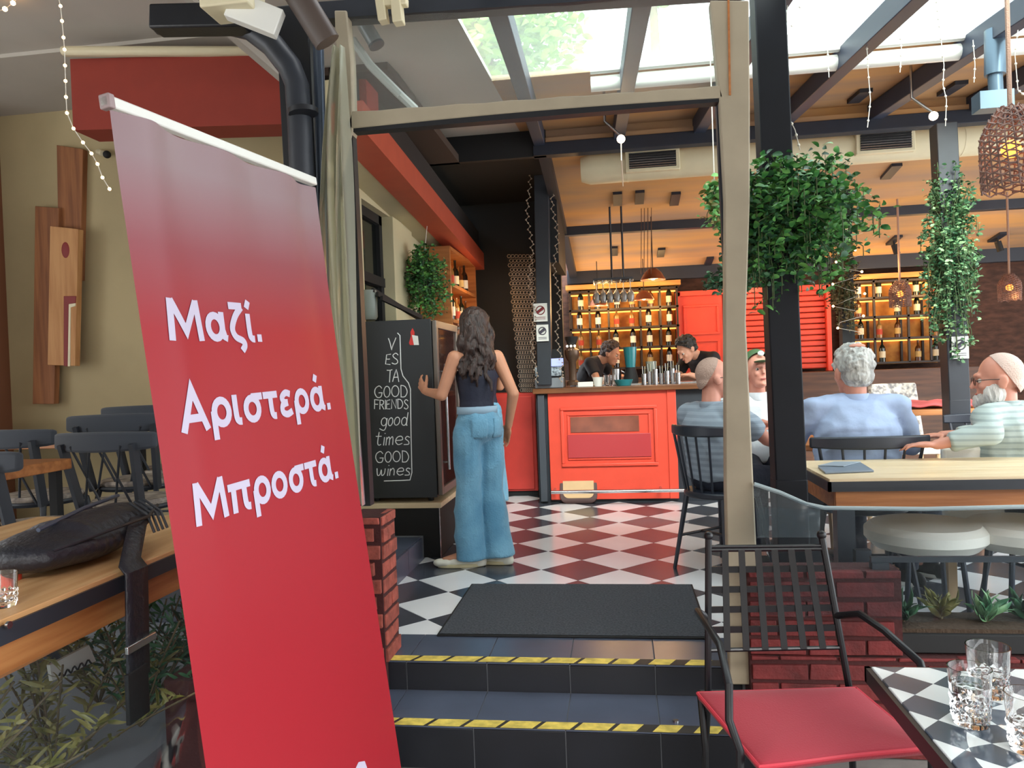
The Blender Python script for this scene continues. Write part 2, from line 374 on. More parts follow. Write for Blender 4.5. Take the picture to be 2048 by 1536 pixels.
# unseen canopy and facade added behind the viewer, dimming reflections and shading the foreground
MB().box((-5.5, -2.6, 2.98), (3.6, 2.86, 3.02)).build('ceiling_shade_canopy', M('shade_canopy_cloth', (112, 108, 102), .9), kind='structure')
sw = MB().box((-12, -7.4, -.3), (12, -7.0, 4.6)).build('wall_unseen_street', M('unseen_facade', (134, 124, 110), .9, var=.08, vscale=1), kind='structure')
for k in range(5): MB().box((-10+4.4*k, -7.0, 1.0), (-8.6+4.4*k, -6.96, 3.0)).build('window_pane', m_dark, sw)

# entrance steps
steps = thing('entrance_steps', 'two dark slate tiled entrance steps edged with worn yellow and black tape', 'steps', (0, 0, 0))
MB().box((-.98, 3.10, -.28), (.62, 3.42, -.006)).box((-.98, 2.78, -.28), (.46, 3.1, -.126)).build('core', m_grout, steps, smooth=False)
sx = [-1.04]+[-.925+.345*k for k in range(4)]+[.45]
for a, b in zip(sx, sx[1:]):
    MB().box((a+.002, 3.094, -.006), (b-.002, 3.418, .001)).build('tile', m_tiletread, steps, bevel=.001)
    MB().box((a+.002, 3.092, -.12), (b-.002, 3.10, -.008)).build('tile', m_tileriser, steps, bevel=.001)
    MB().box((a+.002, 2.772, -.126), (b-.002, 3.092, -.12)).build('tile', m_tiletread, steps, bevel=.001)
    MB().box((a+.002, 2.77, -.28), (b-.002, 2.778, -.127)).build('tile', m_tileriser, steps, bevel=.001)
# hazard tape: alternating real strips
m_yel = M('worn_yellow_tape', (214, 192, 92), .5, var=.25, vscale=25)
m_tapeblk = M('black_tape', (44, 42, 40), .6, var=.2)
for ty, tz in ((3.094, .002), (2.772, -.119)):
    tp = MB().box((-1.04, ty-.003, tz), (.45, ty+.055, tz+.0015)).build('hazard_tape', m_tapeblk, steps, smooth=False, label='yellow and black striped edge tape')
    x = -1.03
    mb = MB()
    while x < .38:
        ww = .085 if x > -.1 else .12
        mb.prism([(x, ty-.002, tz+.0016), (x+ww, ty-.002, tz+.0016), (x+ww+.03, ty+.054, tz+.0016), (x+.03, ty+.054, tz+.0016)], (0, 0, .0008))
        x += ww+(.06 if x > -.1 else .018)
    mb.build('yellow_stripes', m_yel, tp, smooth=False)
bt = MB().cyl((.17, 2.86, -.12), (.17, 2.86, -.113), .012, .011, n=14).build('coin', m_chrome, label='small round metal disc lying on the lower entrance step', cat='coin')

# ---------------------------------------------------------------- brick parapets
def brickwall(name, org, ux, length, z0, z1, depth, mat, seed, bl=.21, bh=.063, core=True, rough=.006):
    """front face on the line org + ux*s; bricks are children"""
    rr = random.Random(seed); org = Vector(org); ux = Vector(ux).normalized(); nz = Vector((-ux.y, ux.x, 0))
    base = MB(); p = org+nz*.008
    base.prism([p+Vector((0, 0, z0)), p+ux*length+Vector((0, 0, z0)), p+ux*length+nz*depth+Vector((0, 0, z0)), p+nz*depth+Vector((0, 0, z0))], (0, 0, z1-z0-.004))
    wl = base.build(name, m_mortar, kind='structure', smooth=False)
    z = z0; row = 0
    ms = []
    while z < z1-.02:
        hgt = min(bh, z1-z)
        s = -bl/2 if row % 2 else 0
        while s < length-.01:
            a = max(0, s)+.005; b = min(length, s+bl)-.005
            if b-a > .02:
                pr = rr.uniform(0, rough); mb = MB()
                c = org+ux*(a+b)/2; jit = lambda: rr.uniform(-.0025, .0025)
                pts = []
                for zz in (z+.004, z+hgt-.004):
                    for d in (-pr, .03):
                        for e in (a, b): pts.append(org+ux*(e+jit())+nz*(d)+Vector((0, 0, zz+jit())))
                # order: z0d0ea z0d0eb z0d1ea z0d1eb z1...
                mb.add(pts, [(0,1,5,4),(1,3,7,5),(3,2,6,7),(2,0,4,6),(4,5,7,6),(0,2,3,1)])
                mb.build('brick', mat, wl, smooth=False, bevel=.003)
            s += bl
        z += bh+.009; row += 1
    return wl
brickwall('wall_parapet_right', (.46, 2.95, 0), (1, 0, 0), 2.3, -.28, .10, .14, m_brick, 3)
brickwall('wall_parapet_upright', (.46, 2.955, 0), (1, 0, 0), .55, .10, .42, .13, m_brick, 4)
px_ = PY(737, 1030, 3.08).x; px2 = PY(766, 1100, 3.08).x
brickwall('wall_pier_left', (px2-.34, 3.05, 0), (1, 0, 0), .34, -.28, .62, .2, m_brick2, 5, rough=.014)
brickwall('wall_pier_side', (px2, 3.06, 0), (0, 1, 0), .2, -.0, .62, .05, m_brick2, 6, rough=.014)
brickwall('wall_parapet_left', (-1.2, 2.05, 0), (0, 1, 0), 1.0, -.28, .34, .14, m_brick, 8)

# ---------------------------------------------------------------- building on the left of the room
wb = MB(); XW = -1.72
wb.box((XW-.2, 6.3, .15), (XW, 7.9, 2.95)).box((XW-.2, 4.3, 2.45), (XW, 6.3, 2.95)).box((XW-.2, 4.3, .15), (XW, 6.3, .5))
wall_left = wb.build('wall_left', m_cream, kind='structure')
MB().box((XW-.2, 4.72, .5), (XW+.03, 5.02, 2.45)).build('pilaster', m_cream, wall_left, bevel=.004)
MB().box((XW-.2, 5.75, .5), (XW+.03, 6.3, 2.45)).build('pilaster', m_cream, wall_left, bevel=.004)
win = MB().box((XW-.12, 5.02, .5), (XW-.06, 5.09, 2.45)).box((XW-.12, 5.68, .5), (XW-.06, 5.75, 2.45)).box((XW-.12, 5.02, 2.38), (XW-.06, 5.75, 2.45)).box((XW-.12, 5.02, 1.9), (XW-.05, 5.75, 1.97)).build('window_1', m_dark, kind='structure')
MB().box((XW-.10, 5.09, .5), (XW-.09, 5.68, 2.38)).build('pane', M('dark_window_glass', (16, 20, 20), .08, spec=.8), win)
f0 = PX(735, 270, -1.35); f1 = PX(900, 460, -1.35); dz = (f1.z-f0.z)/(f1.y-f0.y)
def fz(y): return f0.z+dz*(y-f0.y)
fm = MB(); y0, y1 = 4.1, 7.9
def slant(mb, xa, xb, za, zb):
    return mb.add([(xa, y0, fz(y0)+za), (xb, y0, fz(y0)+za), (xb, y0, fz(y0)+zb), (xa, y0, fz(y0)+zb), (xa, y1, fz(y1)+za), (xb, y1, fz(y1)+za), (xb, y1, fz(y1)+zb), (xa, y1, fz(y1)+zb)],
       [(0,1,2,3)[::-1],(4,5,6,7),(0,1,5,4),(1,2,6,5),(2,3,7,6),(3,0,4,7)])
slant(fm, -1.54, -1.35, 0, .17)
slant(MB(), XW, -1.541, .01, .3).build('soffit', m_cream, wall_left); slant(MB(), -1.54, -1.40, .171, .40).build('edge_board', M('dark_brown_board', (40, 34, 32), .8), wall_left)
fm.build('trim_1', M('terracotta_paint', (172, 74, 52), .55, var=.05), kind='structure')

# black wall panel, black ceiling and the back of the room
MB().box((XW-.1, 7.92, 0), (-.55, 8.05, 3.4)).build('wall_black', m_dark, kind='structure')
MB().box((-.62, 7.0, 2.2), (-.50, 8.0, 3.2)).box((XW, 6.05, 2.98), (-.5, 8.0, 3.03)).build('ceiling_black', m_dark, kind='structure')
MB().box((XW, 4.1, 2.9), (-1.2, 6.05, 2.96)).build('ceiling_edge', M('brown_board', (66, 52, 44), .8), kind='structure')
m_backbrick = M('dark_brick_back', (74, 48, 38), .85, var=.35, vscale=7, bump=.5, bscale=20, stretch=(1, 1, 3))
wall_back = MB().box((-3, 10.15, 0), (9, 10.3, 3.2)).build('wall_back', m_backbrick, kind='structure')
MB().box((8.0, 8.0, 0), (8.1, 10.3, 2.6)).build('wall_right', m_backbrick, kind='structure')
mb = MB(); cz = lambda y: 2.99-.14*(y-6.0)
mb.add([(-.55, 6.0, cz(6.0)), (8, 6.0, cz(6.0)), (8, 10.3, cz(10.3)), (-.55, 10.3, cz(10.3)), (-.55, 6.0, cz(6.0)+.05), (8, 6.0, cz(6.0)+.05), (8, 10.3, cz(10.3)+.05), (-.55, 10.3, cz(10.3)+.05)],
       [(0,3,2,1)[::-1],(4,5,6,7),(0,1,5,4),(1,2,6,5),(2,3,7,6),(3,0,4,7)])
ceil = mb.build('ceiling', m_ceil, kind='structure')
for yy, ht in ((8.0, .09), (9.75, .16)):
    MB().box((-.6, yy, cz(yy)-ht), (8, yy+.1, cz(yy)+.02)).build('beam', m_navy, ceil, bevel=.004)
for xx in (-.52,):
    MB().beam((xx, 6.0, cz(6)-.03), (xx, 10.1, cz(10.1)-.03), .09, .1).build('beam', m_navy, ceil)

# ---------------------------------------------------------------- sloping roof with rafters
rz_ = lambda y: 2.74+.085*(y-3.0)
def slab(x0, x1, ya, yb, off, th):
    return MB().add([(x0, ya, rz_(ya)+off), (x1, ya, rz_(ya)+off), (x1, yb, rz_(yb)+off), (x0, yb, rz_(yb)+off),
                     (x0, ya, rz_(ya)+off+th), (x1, ya, rz_(ya)+off+th), (x1, yb, rz_(yb)+off+th), (x0, yb, rz_(yb)+off+th)],
                    [(0,3,2,1)[::-1],(4,5,6,7),(0,1,5,4),(1,2,6,5),(2,3,7,6),(3,0,4,7)])
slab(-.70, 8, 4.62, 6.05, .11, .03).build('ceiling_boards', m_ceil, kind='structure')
slab(-1.76, -.70, 2.98, 6.05, .11, .03).build('ceiling_awning', m_fabric_roof, kind='structure')
MB().box((-1.78, 2.95, 2.84), (-1.74, 6.05, 3.3)).build('ceiling_edge_board', m_fabric_roof, kind='structure')
rs = slab(-.70, 8, 2.98, 4.62, .11, .004).build('roof_sheet', m_filmroof, kind='structure')
for k, x in enumerate((-.45, .17, .78, 1.40, 2.06, 2.75, 3.45, 4.2)):
    xe = x-.10
    o = MB().beam((x, 2.95, rz_(2.95)+.045), (xe, 6.05, rz_(6.05)+.045), .085, .12).build('roof_beam', M('rafter_blue_grey', (44, 54, 74), .5), bevel=.004,
        label=['dark rafter second from left, over the doorway centre', 'dark rafter over the right half of the doorway', 'dark rafter just right of the black post top', 'long dark rafter with fairy lights right of the black post', 'dark rafter that carries the bracket above the air duct', 'dark rafter behind the wicker pendant lamp', 'dark rafter at the top right corner', 'dark rafter outside the right edge'][k], cat='beam')
MB().tube([(-.1, 4.62, rz_(4.62)+.035), (8, 4.62, rz_(4.62)+.035)], .045, n=14).tube([(-.1, 4.56, rz_(4.6)+.10), (8, 4.56, rz_(4.6)+.10)], .025, n=10).build('awning_roller', m_white, label='long white roller tube across the roof behind the rafters', cat='roller')
for k, x in enumerate((.0, 1.1, 2.2)):
    pass

MB().box((-.6, 5.98, 2.90), (8, 6.08, 3.0)).build('beam', m_navy, ceil, bevel=.004)
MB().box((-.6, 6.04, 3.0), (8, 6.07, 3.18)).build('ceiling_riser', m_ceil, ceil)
MB().box((XW, 6.0, 2.9), (-.5, 6.05, 3.3)).build('ceiling_riser', m_dark, ceil)
# ---------------------------------------------------------------- entrance frame
ef = thing('door_1', None, None, (0, 0, 0), kind='structure')
def strip(pts_l, pts_r, th=.02):
    mb = MB(); n = len(pts_l); vs = []
    for l, r in zip(pts_l, pts_r): vs += [Vector(l), Vector(r), Vector(r)+Vector((0, th, 0)), Vector(l)+Vector((0, th, 0))]
    fs = [(0,1,2,3), tuple(range(4*n-4, 4*n))]
    for i in range(n-1):
        b = 4*i
        for k in range(4): fs.append((b+k, b+(k+1) % 4, b+4+(k+1) % 4, b+4+k))
    return mb.add(vs, fs)
L_ = [(1420, 0), (1437, 180), (1449, 400), (1450, 780), (1451, 980), (1457, 1200), (1459, 1370)]
R_ = [(1498, 0), (1500, 190), (1500, 400), (1492, 640), (1507, 960), (1518, 1200), (1530, 1370)]
strip([PY(a, b, 3.0) for a, b in L_], [PY(a, b, 3.0) for a, b in R_], .06).build('post_cover', m_vinyl, ef, bevel=.006)
strip([PY(a, b, 2.995) for a, b in [(1455, 0), (1458, 190)]], [PY(a, b, 2.995) for a, b in [(1459, 0), (1462, 190)]], .01).build('seam', m_woodmid, ef)
strip([PY(a, b, 3.0) for a, b in [(668, 20), (672, 120), (666, 300), (668, 420)]], [PY(a, b, 3.0) for a, b in [(693, 20), (703, 120), (706, 240), (706, 262)]], .06).build('post_cover', m_vinyl, ef, bevel=.006)
hd = MB(); N_ = 14
tp_ = [PY(704+(1440-704)*i/N_, 222-52*i/N_+(2 if i % 2 else 0), 3.0) for i in range(N_+1)]
bt_ = [PY(690+(1447-690)*i/N_, 258-63*i/N_-5*math.sin(math.pi*i/N_), 3.0) for i in range(N_+1)]
strip(tp_, bt_, .05).build('header_cover', m_vinyl, ef, bevel=.004)
MB().beam(PY(690, 262, 3.03), PY(1452, 199, 3.03), .05, .03).build('header_bar', m_black, ef)
MB().beam(PY(640, 30, 3.05), PY(1500, -28, 3.05), .08, .07).build('top_beam', m_greyblk, ef)
MB().beam(PY(697, 265, 3.03), PY(733, 1010, 3.03), .05, .05, (0, 1, 0)).build('inner_post', m_black, ef)
MB().beam(PY(1443, 205, 3.06), PY(1461, 600, 3.06), .045, .04, (0, 1, 0)).beam(PY(1461, 600, 3.06), PY(1480, 1015, 3.06), .045, .04, (0, 1, 0)).build('inner_post', m_navy, ef)
q = [PY(704, 30, 3.03), PY(1436, -20, 3.03), PY(1440, 180, 3.03), PY(704, 232, 3.03)]
MB().grid(lambda u, v: (q[0].lerp(q[1], u)).lerp(q[3].lerp(q[2], u), v)+Vector((0, .006*math.sin(u*23+v*4), 0)), 40, 8).build('clear_panel', m_film, ef)

# pleated roll of clear curtain to the left of the doorway
def curtain(pl, pr, Y, amp, waves, mat, name, label, nu=60, nv=16, cat='curtain'):
    def fn(u, v):
        i = v*(len(pl)-1); a = min(int(i), len(pl)-2); t = i-a
        l = Vector((pl[a][0], pl[a][1], 0)).lerp(Vector((pl[a+1][0], pl[a+1][1], 0)), t)
        r = Vector((pr[a][0], pr[a][1], 0)).lerp(Vector((pr[a+1][0], pr[a+1][1], 0)), t)
        p = l.lerp(r, u); o = PY(p.x, p.y, Y)
        return o+Vector((.012*math.sin(u*waves*6.28*.5+v*3), amp*math.sin(u*waves*6.28+math.sin(v*4)), 0))
    return MB().grid(fn, nu, nv).build(name, mat, label=label, cat=cat, ang=80)
m_pleat = film('pleated_pvc', (226, 228, 218), .55, .1, .25, (206, 204, 186))
curtain([(664, 95), (645, 220), (640, 300), (636, 420), (646, 640), (664, 800), (690, 1010)], [(690, 95), (694, 240), (696, 300), (700, 420), (706, 640), (716, 800), (726, 1010)], 2.93, .03, 4, m_pleat, 'pvc_curtain', 'gathered pleated clear curtain hanging left of the doorway')
def proj(p):
    c = ROT.transposed() @ (Vector(p)-CAM); return (1024-FPX*c.x/c.z, 768+FPX*c.y/c.z)
# ---------------------------------------------------------------- red roll-up banner
BT = PD(212, 203, 1.64); BU = ray(1476, 693).normalized()
_c = (ROT.transposed() @ BU); vcam = Vector((.148, -1, 0)); vcam.z = -(vcam.x*_c.x+vcam.y*_c.y)/_c.z
BV = (ROT @ vcam).normalized(); BN = BU.cross(BV).normalized()
if BN.dot(CAM-BT) < 0: BN = -BN
def onB(px, py):
    d = ray(px, py); t = (BT-CAM).dot(BN)/d.dot(BN); return CAM+d*t
BW = (onB(628, 378)-BT).dot(BU)
BH = 2.02
m_banner = M('red_banner_print', (172, 34, 48), .38, spec=.35, bump=.03, bscale=4)
def fade():      # the print itself fades from greyish white at the top to red
    nt = m_banner.node_tree; N = nt.nodes; L = nt.links; tc = N.new('ShaderNodeTexCoord')
    s = N.new('ShaderNodeVectorMath'); s.operation = 'SUBTRACT'; s.inputs[1].default_value = BT; L.new(tc.outputs['Object'], s.inputs[0])
    d = N.new('ShaderNodeVectorMath'); d.operation = 'DOT_PRODUCT'; d.inputs[1].default_value = BV; L.new(s.outputs[0], d.inputs[0])
    r = N.new('ShaderNodeValToRGB'); L.new(d.outputs['Value'], r.inputs[0]); e = r.color_ramp.elements
    e[0].position = .10; e[0].color = (*lin((142, 118, 122)), 1); e[1].position = .50; e[1].color = (*lin((156, 33, 44)), 1)
    x = e.new(.30); x.color = (*lin((140, 70, 78)), 1)
    L.new(r.outputs[0], N['Principled BSDF'].inputs['Base Color'])
fade()
m_bantext = M('banner_lettering', (190, 182, 204), .45)
bn = thing('banner_stand', 'tall red roll-up banner with white Greek lettering and a white top rail', 'banner')
def bsurf(u, v):
    x = u*BW; y = v*BH
    top = math.exp(-y/.16)
    d = .020*top*math.sin(u*math.pi*3.0+.6)**2 + .010*math.exp(-((u-.12-.08*v)/.05)**2)*math.exp(-y/.35) - .008*math.exp(-((u-.9)/.05)**2)*math.exp(-y/.3)
    d += .003*math.sin(v*5+u*3)*min(1, y*4)
    e = (.010*math.exp(-y/.1)*0) if u < .5 else 0
    return BT+BU*x+BV*(y+.02)+BN*(d)
pan = MB().grid(bsurf, 60, 120).build('printed_panel', m_banner, bn, ang=180)
MB().beam(BT-BU*.006, BT+BU*(BW+.006), .024, .026, up=-BV).build('top_rail', m_white, bn, bevel=.004, label='white plastic top rail')
MB().beam(BT-BU*.006+BV*0, BT+BU*.012, .028, .032, up=-BV).build('end_cap', M('grey_plastic', (150, 130, 130), .5), bn, bevel=.003)
bb = BT+BV*(BH+.04)
MB().beam(bb-BU*.02, bb+BU*(BW+.02), .11, .07, up=-BV).build('base_cassette', m_chrome, bn, bevel=.01)
MB().cyl(BT+BU*BW/2-BN*.03+BV*.01, BT+BU*BW/2-BN*.03+BV*(BH+.02), .008).build('pole', m_chrome, bn)
def word(body, bl, br, top, off):
    a = onB(*bl); b = onB(*br); t = onB(*top); h = (a-t).dot(BV)
    def fn(u, v, e=0):
        p = a.lerp(b, u)-BV*(h*v); uu = (p-BT).dot(BU)/BW; vv = ((p-BT).dot(BV)-.02)/BH
        return bsurf(uu, vv)+BN*(.0016+e)
    write('lettering', body, fn, m_bantext, bn, GREEK, .185)
word('Μαζί.', (334, 682), (524, 684), (320, 594), .016)
word('Αριστερά.', (360, 868), (664, 818), (384, 776), .016)
word('Μπροστά.', (390, 1055), (679, 955), (376, 968), .016)
# white tip of the mark at the bottom
a = onB(712, 1560); MB().add([bsurf((onB(*p)-BT).dot(BU)/BW, ((onB(*p)-BT).dot(BV)-.02)/BH)+BN*.0016 for p in [(706, 1545), (716, 1524), (728, 1522), (736, 1545)]], [(0, 1, 2, 3)]).build('emblem', m_bantext, bn, smooth=False)

# ---------------------------------------------------------------- left terrace: wall, red fascia, boards
wt = MB().box((-6, 4.9, .1), (-2.0, 5.05, 3.17)).build('wall_terrace', m_beige, kind='structure')
a = PY(-60, 700, 4.6).x
MB().box((a-1.0, 4.4, .1), (a+.03, 4.9, 3.17)).build('pilaster', M('brown_plaster', (120, 74, 48), .8), wt)
fa = PY(140, 118, 4.2); fb = PY(566, 118, 4.2)
Yl = 4.2*(fb.z-1.2)/(fa.z-1.2); fa = PY(140, 118, Yl); fr_ = Vector((-1.36, 4.2, fb.z))
fd = (fr_-fa); fd.z = 0
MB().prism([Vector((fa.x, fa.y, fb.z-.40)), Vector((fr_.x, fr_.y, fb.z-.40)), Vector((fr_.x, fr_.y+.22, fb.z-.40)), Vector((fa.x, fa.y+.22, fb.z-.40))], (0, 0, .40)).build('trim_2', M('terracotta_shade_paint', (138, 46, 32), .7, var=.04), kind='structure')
MB().box((fa.x-4, 4.05, 3.16), (-1.3, 5.05, 3.2)).build('trim_3', m_fabric_roof, kind='structure')
MB().beam(PY(122, 103, Yl-.06), PY(530, 103, 4.12), .06, .052).build('awning_roller', m_creampaint, bevel=.02, label='cream awning roller box above the dark red fascia at top left', cat='roller')
MB().add([(-8, .5, 3.35), (-1.75, .5, 3.35), (-1.75, 4.1, 3.18), (-8, 4.1, 3.18), (-8, .5, 3.38), (-1.75, .5, 3.38), (-1.75, 4.1, 3.21), (-8, 4.1, 3.21)],
         [(0,3,2,1)[::-1],(4,5,6,7),(0,1,5,4),(1,2,6,5),(2,3,7,6),(3,0,4,7)]).build('ceiling_terrace', m_fabric_roof, kind='structure')
MB().box((-8, 1.0, .1), (-7.9, 5, 3.2)).build('wall_terrace_side', m_beige, kind='structure')
m_bd = wood('rustic_board', (120, 72, 40), (150, 96, 56), 'Z', .7); m_bd2 = wood('light_rustic_board', (170, 118, 70), (192, 142, 92), 'Z', .7)
wa = thing('wooden_wall_art', 'three overlapping rustic boards with a red painted bracket shape, hung on the beige wall', 'wall art')
def bpx(y, pts, name, mat, par, th=.03, **k):
    return MB().prism([PY(a, b, y) for a, b in pts], (0, th, 0)).build(name, mat, par, bevel=.003, **k)
bpx(4.85, [(113, 290), (166, 298), (160, 560), (118, 560)], 'board', m_bd, wa, .05)
bpx(4.82, [(70, 412), (118, 416), (108, 808), (65, 808)], 'board', m_bd, wa, .05)
bpx(4.77, [(100, 452), (157, 458), (150, 732), (95, 730)], 'board', m_bd2, wa, .05, label='pale front board with knots')
bpx(4.765, [(127, 592), (152, 592), (151, 606), (137, 608), (135, 733), (127, 732)], 'painted_bracket', M('dark_red_paint', (122, 26, 24), .6), wa, .006)
bpx(4.766, [(137, 608), (151, 606), (151, 612), (141, 615), (140, 733), (135, 733)], 'painted_line', m_creampaint, wa, .006)
MB().ell(PY(131, 500, 4.77), (.03, .004, .055)).build('painted_heart', M('dark_red_paint', (122, 26, 24), .6), wa)
# security camera
sc_ = thing('security_camera', 'small dark dome security camera on the beige wall beside the banner top', 'camera')
c = PY(214, 309, 4.8); MB().ell(c, .026).build('lens_ball', m_dark, sc_); MB().cyl(c+Vector((-.03, .0, .01)), c+Vector((-.12, .08, .05)), .02).build('bracket', m_creampaint, sc_)

# string of warm lights
m_bulb = M('warm_bulb', (255, 196, 130), .4, emit=14)
m_wire = M('clear_wire', (196, 186, 168), .5); m_wirewht = M('pale_wire', (206, 200, 188), .5)
def lights(name, label, pts, bulbs, wr=.0018, br=.008, wire=None, cat='string lights', bm=None, group=None):
    t = thing(name, label, cat, group=group); MB().tube(pts, wr, n=5).build('wire', wire or m_wirewht, t)
    for b in bulbs:
        MB().ell(b, br, n=8, m=6).build('bulb', bm or m_bulb, t)
    return t
sp = [(118, 0), (121, 12), (124, 42), (127, 75), (129, 99), (130, 131), (131, 162), (132, 194), (134, 226), (147, 257), (166, 285), (183, 307), (195, 328), (205, 355), (219, 378)]
pts = [PY(a, b, 2.6) for a, b in sp]
lights('string_lights', 'warm fairy light string hanging down the beige wall at top left', pts, pts[1:], br=.006)
pts = [PY(a, b, 3.5) for a, b in [(-10, 24), (10, 18), (26, 6), (40, -8)]]
lights('string_lights', 'two warm bulbs of a light string in the top left corner', pts, pts[1:3], br=.012)

# downpipe with its elbow, dark posts
dp = thing('downpipe', 'black drainpipe that bends down from the eave beside the banner', 'pipe')
P_ = lambda a, b, Y=2.9: PY(a, b, Y)
MB().tube([P_(315, 45), P_(440, 42), P_(500, 56), P_(545, 90), P_(580, 135), P_(594, 170), P_(600, 260), P_(606, 420), P_(640, 1100)], .048, n=16).build('pipe', m_greyblk, dp)
MB().beam(P_(312, 42, 2.84), P_(500, 38, 2.84), .10, .095).build('gutter_end', m_black, dp, bevel=.008)
MB().cyl(P_(606, 218, 2.86), P_(607, 228, 2.86), .058).build('pipe_bracket', m_black, dp)
MB().beam(P_(592, 20, 3.05), P_(650, 1150, 3.05), .14, .10, (0, 1, 0)).build('post', m_black, label='black square post behind the drainpipe', cat='post', bevel=.005)
MB().cyl(P_(636, 60, 2.98), P_(652, 700, 2.98), .022).build('pole', M('bluish_grey_metal', (92, 104, 122), .3, .6), label='thin blue-grey metal pole between drainpipe and curtain', cat='pole')
MB().cyl(P_(590, -20, 2.7), P_(655, 85, 2.75), .05).build('pipe', M('brown_pipe', (74, 62, 56), .5), label='short brown pipe slanting in at the top beside the drainpipe', cat='pipe')
lb = thing('junction_box', 'white box fixed under the eave above the drainpipe elbow', 'box')
MB().box(P_(398, 14, 2.6), P_(530, -30, 2.75)).build('box', m_creampaint, lb, bevel=.006); MB().beam(P_(460, 10, 2.66), P_(560, 50, 2.7), .05, .1).build('arm', m_white, lb, bevel=.004)
aw = thing('awning_bracket', 'cream folding bracket at the top of the doorway left side', 'bracket')
MB().beam(P_(760, -10, 2.9), P_(768, 45, 2.9), .035, .05, (0, 1, 0)).beam(P_(792, -10, 2.9), P_(798, 48, 2.9), .04, .05, (0, 1, 0)).beam(P_(755, 8, 2.9), P_(815, 4, 2.9), .04, .03).build('arm', m_creampaint, aw, bevel=.004)
fl_ = thing('floodlight', 'small grey tube floodlight behind the clear panel above the doorway', 'light')
MB().cyl(P_(728, 48, 3.4), P_(752, 88, 3.4), .035, n=16).build('housing', M('grey_metal', (120, 126, 128), .35, .4), fl_); MB().cyl(P_(752, 88, 3.4), P_(754, 92, 3.4), .038, n=16).build('rim', m_greyblk, fl_)
MB().tube([P_(705, 80, 3.4), P_(740, 130, 3.4), P_(800, 190, 3.4), P_(830, 218, 3.5)], .02).build('cable_duct', M('pale_grey', (176, 178, 172), .5), label='pale conduit sloping behind the clear panel above the doorway', cat='conduit')

# ---------------------------------------------------------------- left terrace chairs
m_chair = M('charcoal_chair_metal', (46, 50, 58), .5, var=.08)
m_pad = M('charcoal_fabric', (58, 64, 74), .8, sheen=.2)
m_floral = M('floral_seat_cushion', (178, 166, 152), .85, rgb2=(120, 110, 104), vscale=22, detail=2)
def arc(w, d, n=12): return [(-w/2+w*i/n, -d*(1-(2*i/n-1)**2)*-1) for i in range(n+1)]
def terrace_chair(label):
    t = thing('terrace_chair', label, 'chair', group='charcoal chairs on the left terrace')
    mb = MB(); n = 14; vs = []
    for i in range(n+1):
        s = 2*i/n-1; x = .285*s; y = -.25+.07*(s*s); hh = .062-.012*s*s
        e = .92 if abs(s) > .98 else 1
        vs += [(x, y-.017*e, .80-hh*e), (x, y+.017*e, .80-hh*e), (x, y+.020*e, .80+hh*e*.6), (x, y-.012*e, .80+hh*e*.6)]
    fs = [(0,1,2,3), tuple(range(4*n, 4*n+4))]+[(4*i+k, 4*i+(k+1) % 4, 4*i+4+(k+1) % 4, 4*i+4+k) for i in range(n) for k in range(4)]
    mb.add(vs, fs).build('backrest', m_pad, t, bevel=.012)
    MB().lathe([(.0, .43), (.20, .43), (.215, .445), (.21, .455), (0, .455)], n=24, caps=False).build('seat', m_chair, t)
    MB().lathe([(.0, .455), (.195, .456), (.2, .468), (.19, .482), (0, .487)], n=24, caps=False).build('seat_cushion', m_floral, t)
    for sx in (-1, 1):
        MB().beam((sx*.20, -.235, .78), (sx*.17, -.16, .44), .045, .022, (1, 0, 0)).build('back_post', m_chair, t)
        MB().tube([(sx*.15, -.14, .44), (sx*.22, -.24, 0)], [.014, .010]).build('leg', m_chair, t)
        MB().tube([(sx*.15, .14, .44), (sx*.21, .21, 0)], [.014, .010]).build('leg', m_chair, t)
        MB().tube([(sx*.03, -.25, .77), (sx*.14, -.17, .45)], .006).build('cross_rod', m_chair, t)
        MB().tube([(sx*.14, -.25, .77), (sx*.03, -.17, .45)], .006).build('cross_rod', m_chair, t)
    for y in (.18, -.2): MB().tube([(-.2, y, .2), (.2, y, .2)], .007).build('stretcher', m_chair, t)
    return t
tc = terrace_chair('charcoal chair with wide curved back nearest the camera on the left terrace')
def fl15(px, py, Y, sc=1): p = PY(px, py, Y); return Vector((p.x, Y+.25, .15))
tc.location = fl15(196, 890, 3.35); tc.rotation_euler[2] = R(-4)
dup(tc, fl15(222, 860, 3.85), R(6), 'charcoal chair directly behind the nearest wide-backed chair', 1.08)
dup(tc, fl15(290, 842, 4.2), R(8), 'charcoal chair farthest back, its rail just touching the banner edge', 1.12)
dup(tc, fl15(5, 866, 3.5), R(-6), 'charcoal chair cut by the left edge of the picture, farther one', 1.02)
dup(tc, fl15(-45, 900, 2.75), R(-20), 'charcoal chair at the extreme left edge with only its rail end in view', .97)
# tables of the left terrace (background)
def sm_table(label, px, py, Y, w, d, z=.74):
    p = PY(px, py, Y); t = thing('terrace_table', label, 'table', (p.x, Y, .15))
    MB().box((-w/2, -d/2, z-.05), (w/2, d/2, z)).build('table_top', m_woodmid, t, bevel=.004)
    for a in (-1, 1):
        for b in (-1, 1): MB().box((a*(w/2-.05)-.02, b*(d/2-.05)-.02, 0), (a*(w/2-.05)+.02, b*(d/2-.05)+.02, z-.05)).build('leg', m_dark, t)
    return t
sm_table('orange wood table behind the wide-backed charcoal chairs on the left', 120, 895, 4.45, 1.5, .5)
sm_table('orange wood table end at the left picture edge behind the chairs', -60, 945, 3.05, .62, .5, .72)

